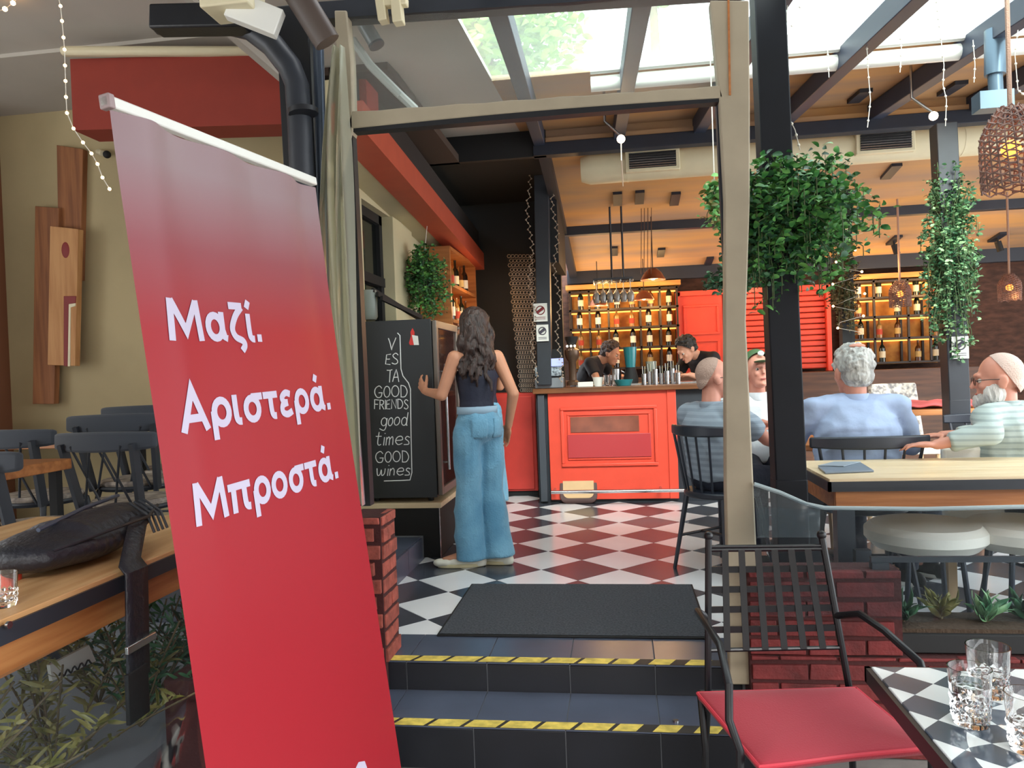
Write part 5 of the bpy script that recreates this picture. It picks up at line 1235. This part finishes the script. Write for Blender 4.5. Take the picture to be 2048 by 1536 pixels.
def leafmesh(l=.04, w_=.02, curve=.3):
    mb = MB(); vs = []; n = 4
    for i in range(n+1):
        t = i/n; ww = w_*math.sin(math.pi*min(1, t*.92+.08))**.8; z = curve*l*math.sin(t*2)
        vs += [(-ww/2, t*l, z+.12*ww), (0, t*l, z), (ww/2, t*l, z+.12*ww)]
    fs = [(3*i+k, 3*i+k+1, 3*i+4+k, 3*i+3+k) for i in range(n) for k in (0, 1)]
    return vs, fs
def leafmb(mb, p, d, l, w_, rr, curve=.3):
    d = Vector(d).normalized(); x = d.cross(Vector((rr.uniform(-1, 1), rr.uniform(-1, 1), rr.uniform(.2, 1)))).normalized(); z = x.cross(d)
    vs, fs = leafmesh(l, w_, curve); mb.add([Vector(p)+x*v[0]+d*v[1]+z*v[2] for v in vs], fs)
def lm(name, a, b, sc_=18): return M(name, a, .45, rgb2=b, vscale=sc_, detail=1, spec=.4)
m_leaf = lm('ivy_leaf', (52, 112, 58), (110, 168, 84)); m_leafd = lm('dark_ivy_leaf', (30, 66, 44), (64, 110, 72)); m_leafy = lm('olive_leaf', (92, 92, 40), (150, 140, 84)); m_leafm = lm('mint_ivy_leaf', (60, 112, 76), (140, 176, 124))
m_stem = M('stem_green', (70, 84, 48), .7); m_branch = M('dry_branch', (96, 82, 58), .8)
rr = random.Random(12)
for k in range(9):
    x = x0+.14+k*.15; s = thing('succulent', ['leftmost small succulent in the black planter', 'second succulent from the planter post', 'third succulent from the planter post', 'fourth succulent along the planter', 'succulent in the planter below the pale stool', 'succulent in the planter under the stool gap', 'seventh succulent along the planter', 'succulent near the right edge of the planter', 'last succulent of the planter at the picture edge'][k], 'plant', (x, 3.09+.03*(k % 2), z0+.085), group='succulents in the right planter')
    mb = MB()
    for q in range(34):
        a = rr.uniform(0, 6.28); e = rr.uniform(.1, 1.4); leafmb(mb, (0, 0, rr.uniform(0, .02)), (math.cos(a)*math.cos(e), math.sin(a)*math.cos(e), math.sin(e)), rr.uniform(.06, .13), .022, rr)
    mb.build('foliage', [m_leafd, m_leafy, m_leafm][k % 3], s, kind='stuff', solid=.002)
    MB().cyl((0, 0, -.01), (0, 0, .04), .006).build('stem', m_branch, s)
# dried plants under the left table
for k, (x, y, h, mt_) in enumerate([(-1.62, 1.5, .42, m_leafy), (-1.55, 1.85, .38, m_leafy), (-1.50, 2.15, .42, m_leafd), (-1.75, 2.3, .45, m_leafy), (-1.46, 2.45, .3, m_leafd), (-1.85, 1.75, .36, m_leafy)]):
    s = thing('shrub', ['olive dried shrub under the left table nearest the camera', 'olive shrub behind the creased sheet below the bag', 'dark green shrub below the bag strap', 'olive shrub farther back under the left table', 'dark shrub beside the banner under the left table', 'olive shrub at the back left under the table'][k], 'shrub', (x, y, .149), group='dried shrubs under the left table')
    mb = MB(); st = MB()
    for q in range(16):
        a = rr.uniform(0, 6.28); e = rr.uniform(.5, 1.4); d = Vector((math.cos(a)*math.cos(e), math.sin(a)*math.cos(e), math.sin(e))); st.tube([(0, 0, 0), d*h*.6, d*h+Vector((d.x, d.y, 0))*.05], .003, n=5)
        for z in range(26):
            t = rr.uniform(.2, 1); b = rr.uniform(0, 6.28); leafmb(mb, d*h*t, (math.cos(b), math.sin(b), rr.uniform(-.2, .9)), rr.uniform(.03, .07), .010, rr)
    mb.build('foliage', mt_, s, kind='stuff'); st.build('branches', m_branch, s, kind='stuff')
cd_ = MB().prism([PX(a, b, -1.5) for a, b in [(100, 1330), (178, 1290), (192, 1322), (105, 1362)]], (-.01, 0, 0)).build('card', m_white, label='white card with dark handwriting among the shrubs under the left table', cat='card')
wv = MB()
pts_ = [PX(118+k*2.4, 1352-k*1.12-5*math.sin(k*1.1), -1.496) for k in range(28)]; wv.tube(pts_, .0025, n=5)
o = wv.build('handwriting', m_dark); o.parent = cd_

# ---------------------------------------------------------------- ivy baskets and pillars
def ivy(name, label, c, rad, n, size, mat, seed, hang=.3, single=0, mat2=None, group=None, pot=True, tilt=0):
    rr = random.Random(seed); t = thing(name, label, 'plant', c, group=group); mb = MB(); m2 = MB(); st = MB(); prot = []
    if single:
        for l_ in (1.0, 1.2, .8):
            b = MB(); vs, fs = leafmesh(size*l_, size*.62*l_, .3); b.add(vs, fs); me = b.mesh('leaf'); me.materials.append(mat if l_ != .8 else (mat2 or mat)); me.polygons.foreach_set('use_smooth', [True]*len(me.polygons)); prot.append(me)
    front = []
    nb_ = n//14
    for k in range(nb_):
        a = rr.uniform(0, 6.28); u = rr.uniform(-1, 1); r_ = math.sqrt(max(0, 1-u*u))
        tip = Vector((math.cos(a)*r_*rad[0], math.sin(a)*r_*rad[1], u*rad[2]))*rr.uniform(.55, 1.05); mid = tip*.5+Vector((0, 0, .12*rad[2]))
        end = tip+Vector((0, 0, -hang*rr.random()*rad[2])); pts = [tip*.05, mid, tip, end]; st.tube(pts, .0022, n=4)
        for q in range(14):
            s = rr.uniform(.25, 1)*3; i = min(2, int(s)); p = pts[i].lerp(pts[i+1], s-i)+Vector((rr.gauss(0, size*.5), rr.gauss(0, size*.5), rr.gauss(0, size*.5)))
            b = rr.uniform(0, 6.28); d = Vector((math.cos(b), math.sin(b), rr.uniform(-.9, .4)))
            front.append((p, d, rr.uniform(.75, 1.25)))
    front.sort(key=lambda f: f[0].y)
    for i, (p, d, s) in enumerate(front):
        if i < single and i % 1 == 0:
            o = bpy.data.objects.new('leaf', prot[i % 3]); C.objects.link(o); o.parent = t; o.location = p
            o.rotation_mode = 'QUATERNION'; o.rotation_quaternion = d.to_track_quat('Y', 'Z') @ Matrix.Rotation(rr.uniform(-.8, .8), 3, 'Y').to_quaternion()
        else: leafmb(mb if i % 3 else m2, p, d, size*s, size*.62*s, rr)
    mb.build('foliage', mat, t, kind='stuff'); m2.build('foliage_light', mat2 or mat, t, kind='stuff'); st.build('vines', m_stem, t, kind='stuff')
    if pot: MB().lathe([(.05, -rad[2]*.25), (.075, 0), (.07, 0), (.045, -rad[2]*.22)], n=16).build('pot', m_dark, t)
    return t
p = PY(1592, 430, 3.25)
ivy('hanging_ivy', 'large bushy ivy hanging around the black post right of the doorway', p, (.31, .26, .25), 4200, .034, m_leaf, 1, .5, single=290, mat2=m_leafd)
p = PY(1530, 470, 3.20); ivy('hanging_ivy', 'darker ivy clump on the front of the black post below the big one', p, (.15, .12, .20), 1300, .030, m_leafd, 2, .6, mat2=m_leaf, pot=False)
p = PY(1430, 405, 4.0); t_ = ivy('hanging_ivy', 'small bright ivy tuft left of the beige post', p, (.06, .12, .12), 240, .036, m_leaf, 21, .3, pot=False, mat2=m_leafy); MB().tube([(0, 0, 0), (0, 0, rz_(4.0)+.11-p.z)], .003, n=5).build('hanging_cord', m_wirewht, t_)
p = PY(1470, 560, 4.2); t_ = ivy('hanging_ivy', 'small dark ivy tuft peeking out low beside the beige post', p, (.16, .1, .07), 240, .034, m_leafd, 22, .3, pot=False); MB().tube([(0, 0, 0), (0, 0, rz_(4.2)+.11-p.z)], .003, n=5).build('hanging_cord', m_wirewht, t_)
pc = thing('pillar', 'black pillar wrapped in ivy with a small white notice at the right', 'pillar')
MB().beam(PY(1886, 250, 5.2), PY(1912, 800, 5.2), .125, .12, (0, 1, 0)).beam(PY(1912, 798, 5.2), Vector((PY(1914, 900, 5.2).x, 5.2, 0)), .125, .12, (0, 1, 0)).build('post', m_greyblk, pc, bevel=.005)
notice(1920, 695, .10, .14, 5.13, pc, False)
p = PY(1900, 515, 5.15); ivy('ivy_column', 'tall ivy column climbing the right pillar above the notice', p, (.17, .14, .62), 4600, .026, m_leafm, 3, .15, mat2=m_leafd, pot=False)
p = PY(1688, 570, 7.4)
MB().beam(PY(1684, 300, 7.5), Vector((PY(1694, 700, 7.5).x, 7.5, 0)), .11, .11, (0, 1, 0)).build('post', m_dark, label='dark post behind the dim ivy with fairy lights', cat='post')
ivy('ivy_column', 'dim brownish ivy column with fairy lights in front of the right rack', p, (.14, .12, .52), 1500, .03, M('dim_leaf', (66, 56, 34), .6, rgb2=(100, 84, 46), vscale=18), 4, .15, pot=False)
rr = random.Random(31); pts = [p+Vector((.14*math.sin(k*1.7), -.13, .5-k*.05)) for k in range(20)]
lights('string_lights', 'warm fairy lights wound through the dim ivy column', pts, pts[::2], br=.011)
p = PY(852, 560, 6.1); ivy('hanging_ivy', 'round ivy basket hanging by the window above the fridge', p, (.20, .18, .30), 2600, .03, m_leaf, 5, .3, mat2=m_leafd)
MB().tube([PY(856, 430, 6.1), p+Vector((0, 0, .25))], .003, n=5).build('cord', m_wirewht, label='thin cord that carries the round ivy basket', cat='cord')

# cabinet with bottles and warm light beside the window
cab = thing('bottle_cabinet', 'tall warm lit bottle cabinet beyond the round ivy basket', 'cabinet')
X0, X1 = -1.70, -1.42
for y in (6.55, 7.75): MB().box((X0, y-.02, .9), (X1, y+.02, 2.32)).build('side', m_woodmid, cab)
MB().box((X0, 6.55, .9), (X0+.02, 7.75, 2.32)).build('backboard', m_amber, cab)
for z in (.9, 1.36, 1.68, 2.0, 2.32): MB().box((X0, 6.55, z-.015), (X1, 7.75, z+.015)).build('shelf_board', m_woodmid, cab)
for z in (1.63, 1.95, 2.27): MB().box((X0+.02, 6.6, z+.015), (X0+.04, 7.7, z+.03)).build('light_strip', m_glow, cab)
for i, z in enumerate((1.376, 1.696, 2.016)):
    for j in range(5):
        put_bottle(Vector((X1-.09, 6.72+.22*j, z)), (i+j) % 4, '%s bottle on the %s shelf of the tall warm cabinet' % (['nearest', 'second', 'middle', 'fourth', 'farthest'][j], ['lowest', 'middle', 'top'][i]), 'bottles in the tall warm cabinet')
lamp((-1.2, 7.1, 1.9), 5, (1, .6, .25), .1)

# ---------------------------------------------------------------- ducts, pendants, glass rack, string lights
du = thing('air_duct', 'cream round air duct across the room with two grilles', 'duct')
da = PY(1162, 340, 6.35); db = PY(2150, 262, 6.35); db.z = da.z+.02
MB().tube([da, da+(db-da)*.02, db], [.10, .125, .125], n=28).build('pipe', m_creampaint, du)
for t_ in (.10, .34, .56, .78): c = da.lerp(db, t_); MB().tube([c, c+Vector((.015, 0, 0))], .127, n=28).build('seam_band', m_creampaint, du)
for px, py in ((1305, 331), (1770, 292)):
    c = PY(px, py, 6.22); c.z = da.z+.01*(px > 1500)+.0
    gr = MB().box((c.x-.215, 6.20, c.z-.085), (c.x+.215, 6.26, c.z+.085)).build('grille_frame', m_creampaint, du, bevel=.006)
    MB().box((c.x-.185, 6.195, c.z-.06), (c.x+.185, 6.201, c.z+.06)).build('grille_dark', m_dark, gr)
    for k in range(7): MB().box((c.x-.185, 6.185, c.z-.056+k*.0185), (c.x+.185, 6.197, c.z-.050+k*.0185)).build('slat', m_chrome, gr)
m_copper = M('copper_lamp', (150, 92, 66), .3, .7)
def pendant(label, px, py, Y, r, top, on=6):
    p = PY(px, py, Y); t = thing('pendant_lamp', label, 'lamp', p)
    MB().lathe([(r*.12, r*.95), (r*.35, r*.9), (r*.7, r*.55), (r*.95, r*.1), (r, 0), (r*.95, .0), (r*.9, r*.1), (r*.6, r*.5), (.01, r*.8)], n=24, caps=False).build('shade', m_copper, t)
    MB().tube([(0, 0, r*.9), (0, 0, top-p.z)], .005, n=6).build('cord', m_dark, t)
    MB().ell((0, 0, r*.25), r*.25).build('bulb', M('lamp_bulb', (255, 214, 150), .4, emit=20), t)
    l = lamp(p+Vector((0, 0, -.03)), on, (1, .66, .34), .05); return t
pendant('copper dome pendant lamp hanging over the bar right of the glass rack', 1306, 560, 7.7, .125, 2.7)
pendant('brown dome pendant farther back, just left of the hanging glass rack', 1196, 612, 9.2, .12, 2.5, 3)
pendant('brown dome pendant lamp below and behind the copper one', 1288, 600, 9.2, .12, 2.5, 3)
for k, px in enumerate((1283, 1289, 1296, 1303)): MB().tube([PY(px, 372, 7.6), PY(px-1, 548, 7.6)], .0035, n=5).build('cord', m_wooddark, label=['leftmost thin cord of the bundle above the copper lamp', 'second thin cord above the copper lamp', 'third thin cord above the copper lamp', 'rightmost thin cord above the copper lamp'][k], cat='cord')
grk = thing('glass_rack', 'hanging steel rack with upside-down wine glasses above the bar', 'rack', PY(1226, 562, 7.5))
MB().box((-.19, -.12, 0), (.19, .12, .02)).build('rack_top', m_greyblk, grk)
for k in range(5): MB().box((-.185+.0865*k-.004, -.12, -.02), (-.185+.0865*k+.004, .12, 0)).build('rail', m_chrome, grk)
for px in (1222, 1245): x = PY(px, 500, 7.5).x-grk.location.x; MB().tube([(x, 0, .02), (x, 0, cz(7.5)-grk.location.z)], .010, n=8).build('hanging_rod', m_greyblk, grk)
m_gl = film('wine_glass_film', (225, 225, 225), .38, .35, .05, (220, 220, 220))
wg0 = None
for i in range(6):
    for j in range(2):
        lab = '%s wine glass of the %s row in the hanging rack' % (ordn[i], ['front', 'rear'][j]); loc = grk.location+Vector((-.165+.066*i, -.06+.11*j, -.004))
        if wg0 is None:
            wg0 = thing('wine_glass', lab, 'glass', loc, group='wine glasses in the hanging rack')
            MB().lathe([(.032, -.002), (.03, -.006), (.004, -.012), (.004, -.08), (.012, -.092), (.034, -.13), (.036, -.16), (.028, -.20), (.027, -.20), (.034, -.16), (.032, -.13), (.0, -.095)], n=14, caps=False).build('bowl_and_stem', m_gl, wg0)
        else: dup(wg0, loc, None, lab)
# ceiling plates and spot lamps
for k, (px, py, Y, sp_) in enumerate([(1350, 395, 7.4, 0), (1279, 392, 7.4, 0), (1235, 395, 7.4, 0), (1322, 503, 8.8, 0), (1418, 520, 8.9, 0), (1782, 340, 7.2, 0), (1788, 478, 8.6, 1), (1995, 472, 8.5, 1), (1228, 500, 8.8, 0), (1425, 310, 6.6, 0), (1720, 220, 5.7, 0), (1905, 205, 5.7, 0)]):
    p = PY(px, py, Y); z = cz(Y) if Y > 6.08 else rz_(Y)+.11
    d = ray(px, py)
    if Y > 6.08:  # where the sight line meets the ceiling
        tt = (2.99+.14*6-CAM.z)/(d.z+.14*d.y); p = CAM+d*tt; z = p.z
    t = thing('ceiling_plate', ['dark plate on the ceiling right of the pendant cords', 'dark ceiling plate above the pendant cords', 'dark ceiling plate beside the glass rack rods', 'small dark ceiling plate above the copper lamp', 'small dark ceiling plate near the beige post', 'dark ceiling plate below the right duct grille', 'ceiling plate with a spot lamp left of the ivy pillar', 'ceiling plate with a spot lamp right of the ivy pillar', 'small dark plate behind the glass rack', 'dark ceiling plate just left of the beige post top', 'dark plate between rafters above the duct', 'dark plate between rafters at the upper right'][k], 'plate', (p.x, p.y, z-.012), group='dark plates on the ceiling')
    MB().cbox((0, 0, 0), (.085, .30, .03), Matrix.Rotation(math.atan(-.14 if Y > 6.08 else .085), 3, 'X')).build('plate', m_navy, t)
    if sp_:
        MB().cyl((0, 0, -.01), (0, 0, -.06), .012).cyl((.0, -.0, -.05), (.03, .0, -.16), .035).build('spot_lamp', m_dark, t)
def wicker(label, px, py, Y, w_, h, top, lit):
    p = PY(px, py, Y); t = thing('wicker_pendant', label, 'lamp', p)
    mb = MB(); n = 26; m_w = M('wicker_brown', (112, 84, 76), .7, var=.3, vscale=20)
    def prof(v): return w_*(.25+.75*math.sin(min(1, v*1.9+.12)*math.pi/2))*(1-.06*v)
    for j in range(n):
        v = j/(n-1); r_ = prof(v); mb.tube([(r_*math.cos(a)*(1+.03*math.sin(a*11+j)), r_*math.sin(a)*(1+.03*math.sin(a*11+j)), h/2-h*v+.010*math.sin(a*9+j*3)) for a in [2*math.pi*k/30 for k in range(31)]], w_*.032, n=5, caps=False)
    for a in range(22):
        ph = 2*math.pi*a/22; mb.tube([(prof(v)*math.cos(ph+.25*v), prof(v)*math.sin(ph+.25*v), h/2-h*v) for v in [k/8 for k in range(9)]], w_*.028, n=4)
    mb.build('wicker_shade', m_w, t, kind='stuff')
    MB().tube([(0, 0, h/2), (0, 0, top-p.z)], .010, n=6).build('rope', M('rope', (150, 120, 104), .9, bump=.5, bscale=200), t)
    MB().ell((0, 0, 0), w_*.32, n=12, m=8).build('bulb', M('orange_bulb', (255, 120, 40), .4, emit=lit), t)
    return t
wp = wicker('large wicker pendant lamp at the top right corner', 2022, 298, 3.7, .125, .36, 2.95, 6); lamp(wp.location, 1.2, (1, .45, .15), .05)
wicker('small dark wicker pendant left of the ivy pillar', 1800, 588, 7.8, .10, .24, 2.75, .6)
wp = wicker('small lit wicker pendant at the right edge in front of dark brick', 2019, 575, 7.8, .10, .24, 2.75, 9); lamp(wp.location+Vector((0, -.1, -.1)), 1.5, (1, .55, .2), .05)
# bracket under rafter
MB().cyl(PY(1990, 60, 4.3), PY(1990, 150, 4.3), .05).cyl(PY(1990, 150, 4.3), PY(1992, 185, 4.3), .035).box(PY(1960, 182, 4.25), PY(2010, 225, 4.35)).build('bracket', M('steel_blue', (96, 116, 132), .35, .5), label='steel blue bracket hanging under the rafter at upper right', cat='bracket')
# icicle strings at the right
m_tiny = M('tiny_unlit_bulb', (214, 208, 194), .4)
ic = [([(1576, -10), (1572, 60), (1573, 160), (1572, 215), (1580, 270)], 3.5), ([(1728, 0), (1731, 60), (1735, 110), (1736, 140), (1741, 200), (1735, 255)], 4.2), ([(1798, 0), (1800, 70), (1803, 100), (1800, 145)], 4.2), ([(1872, -5), (1876, 30), (1880, 60), (1888, 130), (1886, 170), (1893, 200), (1891, 252)], 4.0), ([(1655, 95), (1658, 155)], 4.4), ([(1946, 80), (1950, 130), (1948, 165)], 4.2), ([(1608, -5), (1576, 70), (1560, 120)], 3.6), ([(2036, 60), (2030, 110), (2036, 180), (2048, 190)], 4.0), ([(1565, 210), (1590, 260), (1600, 300)], 3.3)]
for k, (pp, Y) in enumerate(ic):
    pts = [PY(a, b, Y) for a, b in pp]; fine = []
    for a, b in zip(pts, pts[1:]): fine += [a.lerp(b, i/4) for i in range(4)]
    fine.append(pts[-1])
    t = lights('icicle_lights', ['fairy light wire hanging beside the black post top', 'long unlit fairy light wire ending above the duct grille', 'short unlit fairy light wire left of the long rafter end', 'unlit fairy light wire beside the glowing spot bulb', 'short fairy light wire near the roller tube', 'short fairy light wire left of the steel bracket', 'fairy light wire slanting down behind the black post top', 'fairy light wire crossing the wicker lamp rope', 'wire tail dropping into the big ivy'][k], fine, fine[1::2], .0022, .006, bm=m_tiny, cat='string lights', group='unlit fairy light wires under the right roof')
def spotbulb(label, px, py, Y):
    p = PY(px, py, Y); t = thing('bare_bulb', label, 'bulb', p); MB().ell((0, 0, 0), .026).build('bulb', M('spot_bulb', (255, 214, 170), .4, emit=30), t); MB().tube([(0, 0, .02), (-.04, .03, .07), (-.1, .06, .14), (-.1, .06, .34)], .009).build('holder', m_chrome, t); return t
spotbulb('bare glowing bulb under the rafters right of centre', 1867, 232, 5.0); spotbulb('bare glowing bulb under the rafter in the doorway top', 1242, 278, 5.0)
MB().tube([PY(1242, 280, 5.0), PY(1243, 320, 5.0), PY(1246, 372, 6.2)], .004, n=6).build('cord', m_wirewht, label='pale cord dropping from the doorway bulb', cat='cord')
# lights winding on the dark sign column
for k, off in enumerate((-.115, .115)):
    top = PY(1080, 330, 6.85); pts = [top+Vector((off+.02*math.sin(i*.9+k), 0+.02*math.cos(i), -i*.085)) for i in range(24)]
    pts = [pts[int(i/3)].lerp(pts[min(23, int(i/3)+1)], i % 3/3)+Vector((.016*math.sin(i*2.1), .01*math.cos(i*1.3), 0)) for i in range(70)]
    lights('icicle_lights', ['unlit fairy lights on the left side of the sign column', 'unlit fairy lights on the right side of the sign column'][k], pts, pts[::1], .0016, .008, m_wire, 'string lights', M('tiny_bulb_grey', (150, 132, 116), .4))

# ---------------------------------------------------------------- foreground black metal armchair with red cushion
m_iron = M('black_wrought_iron', (22, 23, 28), .35, .2)
ac = thing('metal_armchair', 'black metal lattice-back armchair with a red cushion in the foreground', 'chair')
G = -.28
bl_ = [PZ(1400, 1378, .17), PZ(1705, 1376, .17)]; fl2 = [PZ(1512, 1520, .17), PZ(1838, 1488, .17)]
def W(px, py, Y): return PY(px, py, Y)
Yb = 2.44
TLc = W(1417, 1072, Yb+.08); TRc = W(1643, 1070, Yb+.10); BLc = W(1416, 1392, Yb); BRc = W(1700, 1385, Yb+.03)
def onback(u, v): return TLc.lerp(TRc, u).lerp(BLc.lerp(BRc, u), v)
for u, n_ in ((0, 'l'), (1, 'r')):
    a = onback(u, 0); b = onback(u, 1); dn = (b-a).normalized()
    ft = Vector((b.x+(.03 if u else -.02), b.y+.10, G)); MB().tube([a, a.lerp(b, .5), b, b.lerp(ft, .3), ft], .011, n=10).build('back_leg', m_iron, ac)
    MB().ell(a, .015).build('finial', m_iron, ac)
v1 = .78
for k in range(6):
    v = .09+(.72-.09)*k/5; rr_ = .007
    if k in (0, 5): MB().tube([onback(0, v), onback(1, v)], rr_, n=8).build('cross_bar', m_iron, ac)
    else: MB().beam(onback(0, v), onback(1, v), .006, .020).build('lattice_slat', m_iron, ac)
MB().tube([onback(0, .07), onback(1, .07)], .006, n=8).build('cross_bar', m_iron, ac)
for k in range(6):
    u = (k+1)/7; MB().beam(onback(u, .09)-Vector((0, .006, 0)), onback(u, .72)-Vector((0, .006, 0)), .020, .005, (0, 1, 0)).build('lattice_slat', m_iron, ac)
fLl = Vector((fl2[0].x-.0, fl2[0].y+.14, 0)); fRr = Vector((fl2[1].x, fl2[1].y+.10, 0))
al = [onback(0, .52), PZ(1395, 1222, .42), W(1440, 1290, 2.17), W(1458, 1370, 2.05), W(1458, 1440, 2.03), W(1480, 1500, 2.0), Vector((.235+.03, 2.0, G))]
MB().tube(al, .011, n=10).build('arm', m_iron, ac)
ar = [onback(1, .52), W(1720, 1228, 2.40), W(1770, 1262, 2.30), W(1840, 1325, 2.18), W(1862, 1400, 2.12), W(1866, 1600, 2.10), Vector((.80, 2.1, G))]
MB().tube(ar, .011, n=10).build('arm', m_iron, ac)
MB().tube([bl_[0]+Vector((0, 0, -.02)), Vector((bl_[0].x+.005, bl_[0].y-.06, .0)), Vector((bl_[0].x+.0, bl_[0].y-.02, G))], .010).build('leg', m_iron, ac)
ring = [bl_[0], bl_[1], fl2[1], fl2[0], bl_[0]]
MB().tube([v+Vector((0, 0, -.012)) for v in ring], .009, n=8).build('seat_frame', m_iron, ac)
MB().prism([v+Vector((0, 0, -.008)) for v in (bl_[0], bl_[1], fl2[1], fl2[0])], (0, 0, .004)).build('seat_plate', m_iron, ac)
cu = [PZ(1395, 1384, .195), PZ(1712, 1374, .195), PZ(1852, 1492, .195), PZ(1518, 1530, .195)]
def cush(u, v):
    p = cu[0].lerp(cu[1], u).lerp(cu[3].lerp(cu[2], u), v); e = min(u, 1-u, v, 1-v); b = (1-math.exp(-e*9))
    w2 = .010*math.sin(u*7+1)*v**3
    return p+Vector((0, -w2*1.2, .018*b-.012+w2*.5))
m_cush = M('crimson_cushion', (166, 34, 54), .7, sheen=.1, bump=.15, bscale=220)
ck = MB().grid(cush, 30, 30).build('cushion', m_cush, ac, solid=.022, ang=180, label='crimson seat cushion')
edge = [cush(i/20, 0) for i in range(21)]+[cush(1, i/20) for i in range(1, 21)]+[cush(1-i/20, 1) for i in range(1, 21)]+[cush(0, 1-i/20) for i in range(1, 20)]
MB().tube([v+Vector((0, 0, .008)) for v in edge+[edge[0]]], .0055, n=6).build('piping', M('crimson_piping', (206, 60, 76), .6), ck)

# ---------------------------------------------------------------- foreground checker marble table and glasses
tb = thing('marble_table', 'small table with a black and white chequered marble top in the right foreground', 'table', (0, 0, 0))
t0 = PZ(1738, 1333, .47); XA, XB, YA, YB_ = t0.x+.005, 1.30, 1.10, t0.y
def chk_mat():
    m = M('chequered_marble', (225, 230, 232), .15, spec=.6); nt = m.node_tree; N = nt.nodes; L = nt.links
    tc = N.new('ShaderNodeTexCoord'); sub = N.new('ShaderNodeVectorMath'); sub.operation = 'SUBTRACT'; sub.inputs[1].default_value = ((XA+XB)/2-.02, (YA+YB_)/2-.06, 0)
    L.new(tc.outputs['Object'], sub.inputs[0]); sep = N.new('ShaderNodeSeparateXYZ'); L.new(sub.outputs[0], sep.inputs[0])
    def mth(op, a, b=None, c=None):
        n = N.new('ShaderNodeMath'); n.operation = op
        for i, q in enumerate((a, b, c)):
            if q is None: continue
            if isinstance(q, (int, float)): n.inputs[i].default_value = q
            else: L.new(q, n.inputs[i])
        return n.outputs[0]
    x, y = sep.outputs[0], sep.outputs[1]
    r = mth('SQRT', mth('ADD', mth('MULTIPLY', x, x), mth('MULTIPLY', y, y))); a = mth('ARCTAN2', y, x)
    # ring pattern: two spiral families give curved diamonds
    lr = mth('LOGARITHM', mth('ADD', r, .001), 2.71828)
    s1 = mth('SINE', mth('ADD', mth('MULTIPLY', a, 9.0), mth('MULTIPLY', lr, 7.0))); s2 = mth('SINE', mth('SUBTRACT', mth('MULTIPLY', a, 9.0), mth('MULTIPLY', lr, 7.0)))
    ringv = mth('GREATER_THAN', mth('MULTIPLY', s1, s2), 0)
    k = 26.0
    d1 = mth('SINE', mth('MULTIPLY', mth('ADD', x, y), k)); d2 = mth('SINE', mth('MULTIPLY', mth('SUBTRACT', x, y), k)); dia = mth('GREATER_THAN', mth('MULTIPLY', d1, d2), 0)
    inside = mth('LESS_THAN', r, .30)
    mx = N.new('ShaderNodeMix'); mx.data_type = 'FLOAT'; L.new(inside, mx.inputs[0]); L.new(dia, mx.inputs[2]); L.new(ringv, mx.inputs[3])
    nz = N.new('ShaderNodeTexNoise'); nz.inputs['Scale'].default_value = 9; nz.inputs['Detail'].default_value = 6
    cr = N.new('ShaderNodeMix'); cr.data_type = 'RGBA'; L.new(mx.outputs[0], cr.inputs[0]); cr.inputs[6].default_value = (*lin((222, 230, 232)), 1); cr.inputs[7].default_value = (*lin((74, 86, 100)), 1)
    L.new(cr.outputs[2], N['Principled BSDF'].inputs['Base Color']); return m
MB().box((XA, YA, .445), (XB, YB_, .47)).build('marble_top', chk_mat(), tb, bevel=.002)
MB().box((XA-.012, YA-.01, .430), (XA, YB_+.012, .466)).box((XA-.012, YB_, .430), (XB, YB_+.012, .466)).build('metal_rim', m_iron, tb, kind='stuff')
MB().cyl(((XA+XB)/2, (YA+YB_)/2, G), ((XA+XB)/2, (YA+YB_)/2, .445), .03).build('pedestal', m_iron, tb)
MB().box(((XA+XB)/2-.22, (YA+YB_)/2-.22, G), ((XA+XB)/2+.22, (YA+YB_)/2+.22, G+.02)).build('base', m_iron, tb, bevel=.006)
gp = PZ(1942, 1446, .4705); tumbler('tumbler', 'cut glass of water at the front on the chequered table', gp, .040, .112, .72)
gp = PZ(1978, 1388, .4705); tumbler('tumbler', 'empty-topped cut glass standing behind the other on the chequered table', gp, .043, .105, .45)
gp = PZ(2060, 1500, .4705); tumbler('tumbler', 'third cut glass cut off by the right picture edge', gp, .040, .105, .5)

# ---------------------------------------------------------------- trees and neighbouring street behind the roof
for k, (x, y, z, r_) in enumerate([(-1.5, 9.5, 5.5, 1.05), (.9, 15, 9.0, 1.0)]):
    rr = random.Random(40+k); t = thing('tree', ['leafy tree crown seen through the roof above the doorway', 'farther tree crown behind the roof sheet'][k], 'tree', (x, y, 0))
    MB().tube([(0, 0, -.3), (.1, 0, z*.5), (0, 0, z)], [.2, .15, .06], n=10).build('trunk', m_branch, t)
    mb = MB()
    for q in range(2600):
        a = rr.uniform(0, 6.28); u = rr.uniform(-1, 1); rad = r_*rr.random()**.4; s = math.sqrt(1-u*u)
        p = Vector((math.cos(a)*s*rad*1.2, math.sin(a)*s*rad, z+u*rad*.8)); b = rr.uniform(0, 6.28); leafmb(mb, p, (math.cos(b), math.sin(b), rr.uniform(-.5, .5)), .16, .08, rr)
    mb.build('foliage', lm('tree_leaf', (96, 150, 60), (150, 190, 90), 3), t, kind='stuff')
# ---------------------------------------------------------------- put everything into the scene
bpy.context.scene.collection.children.link(C)
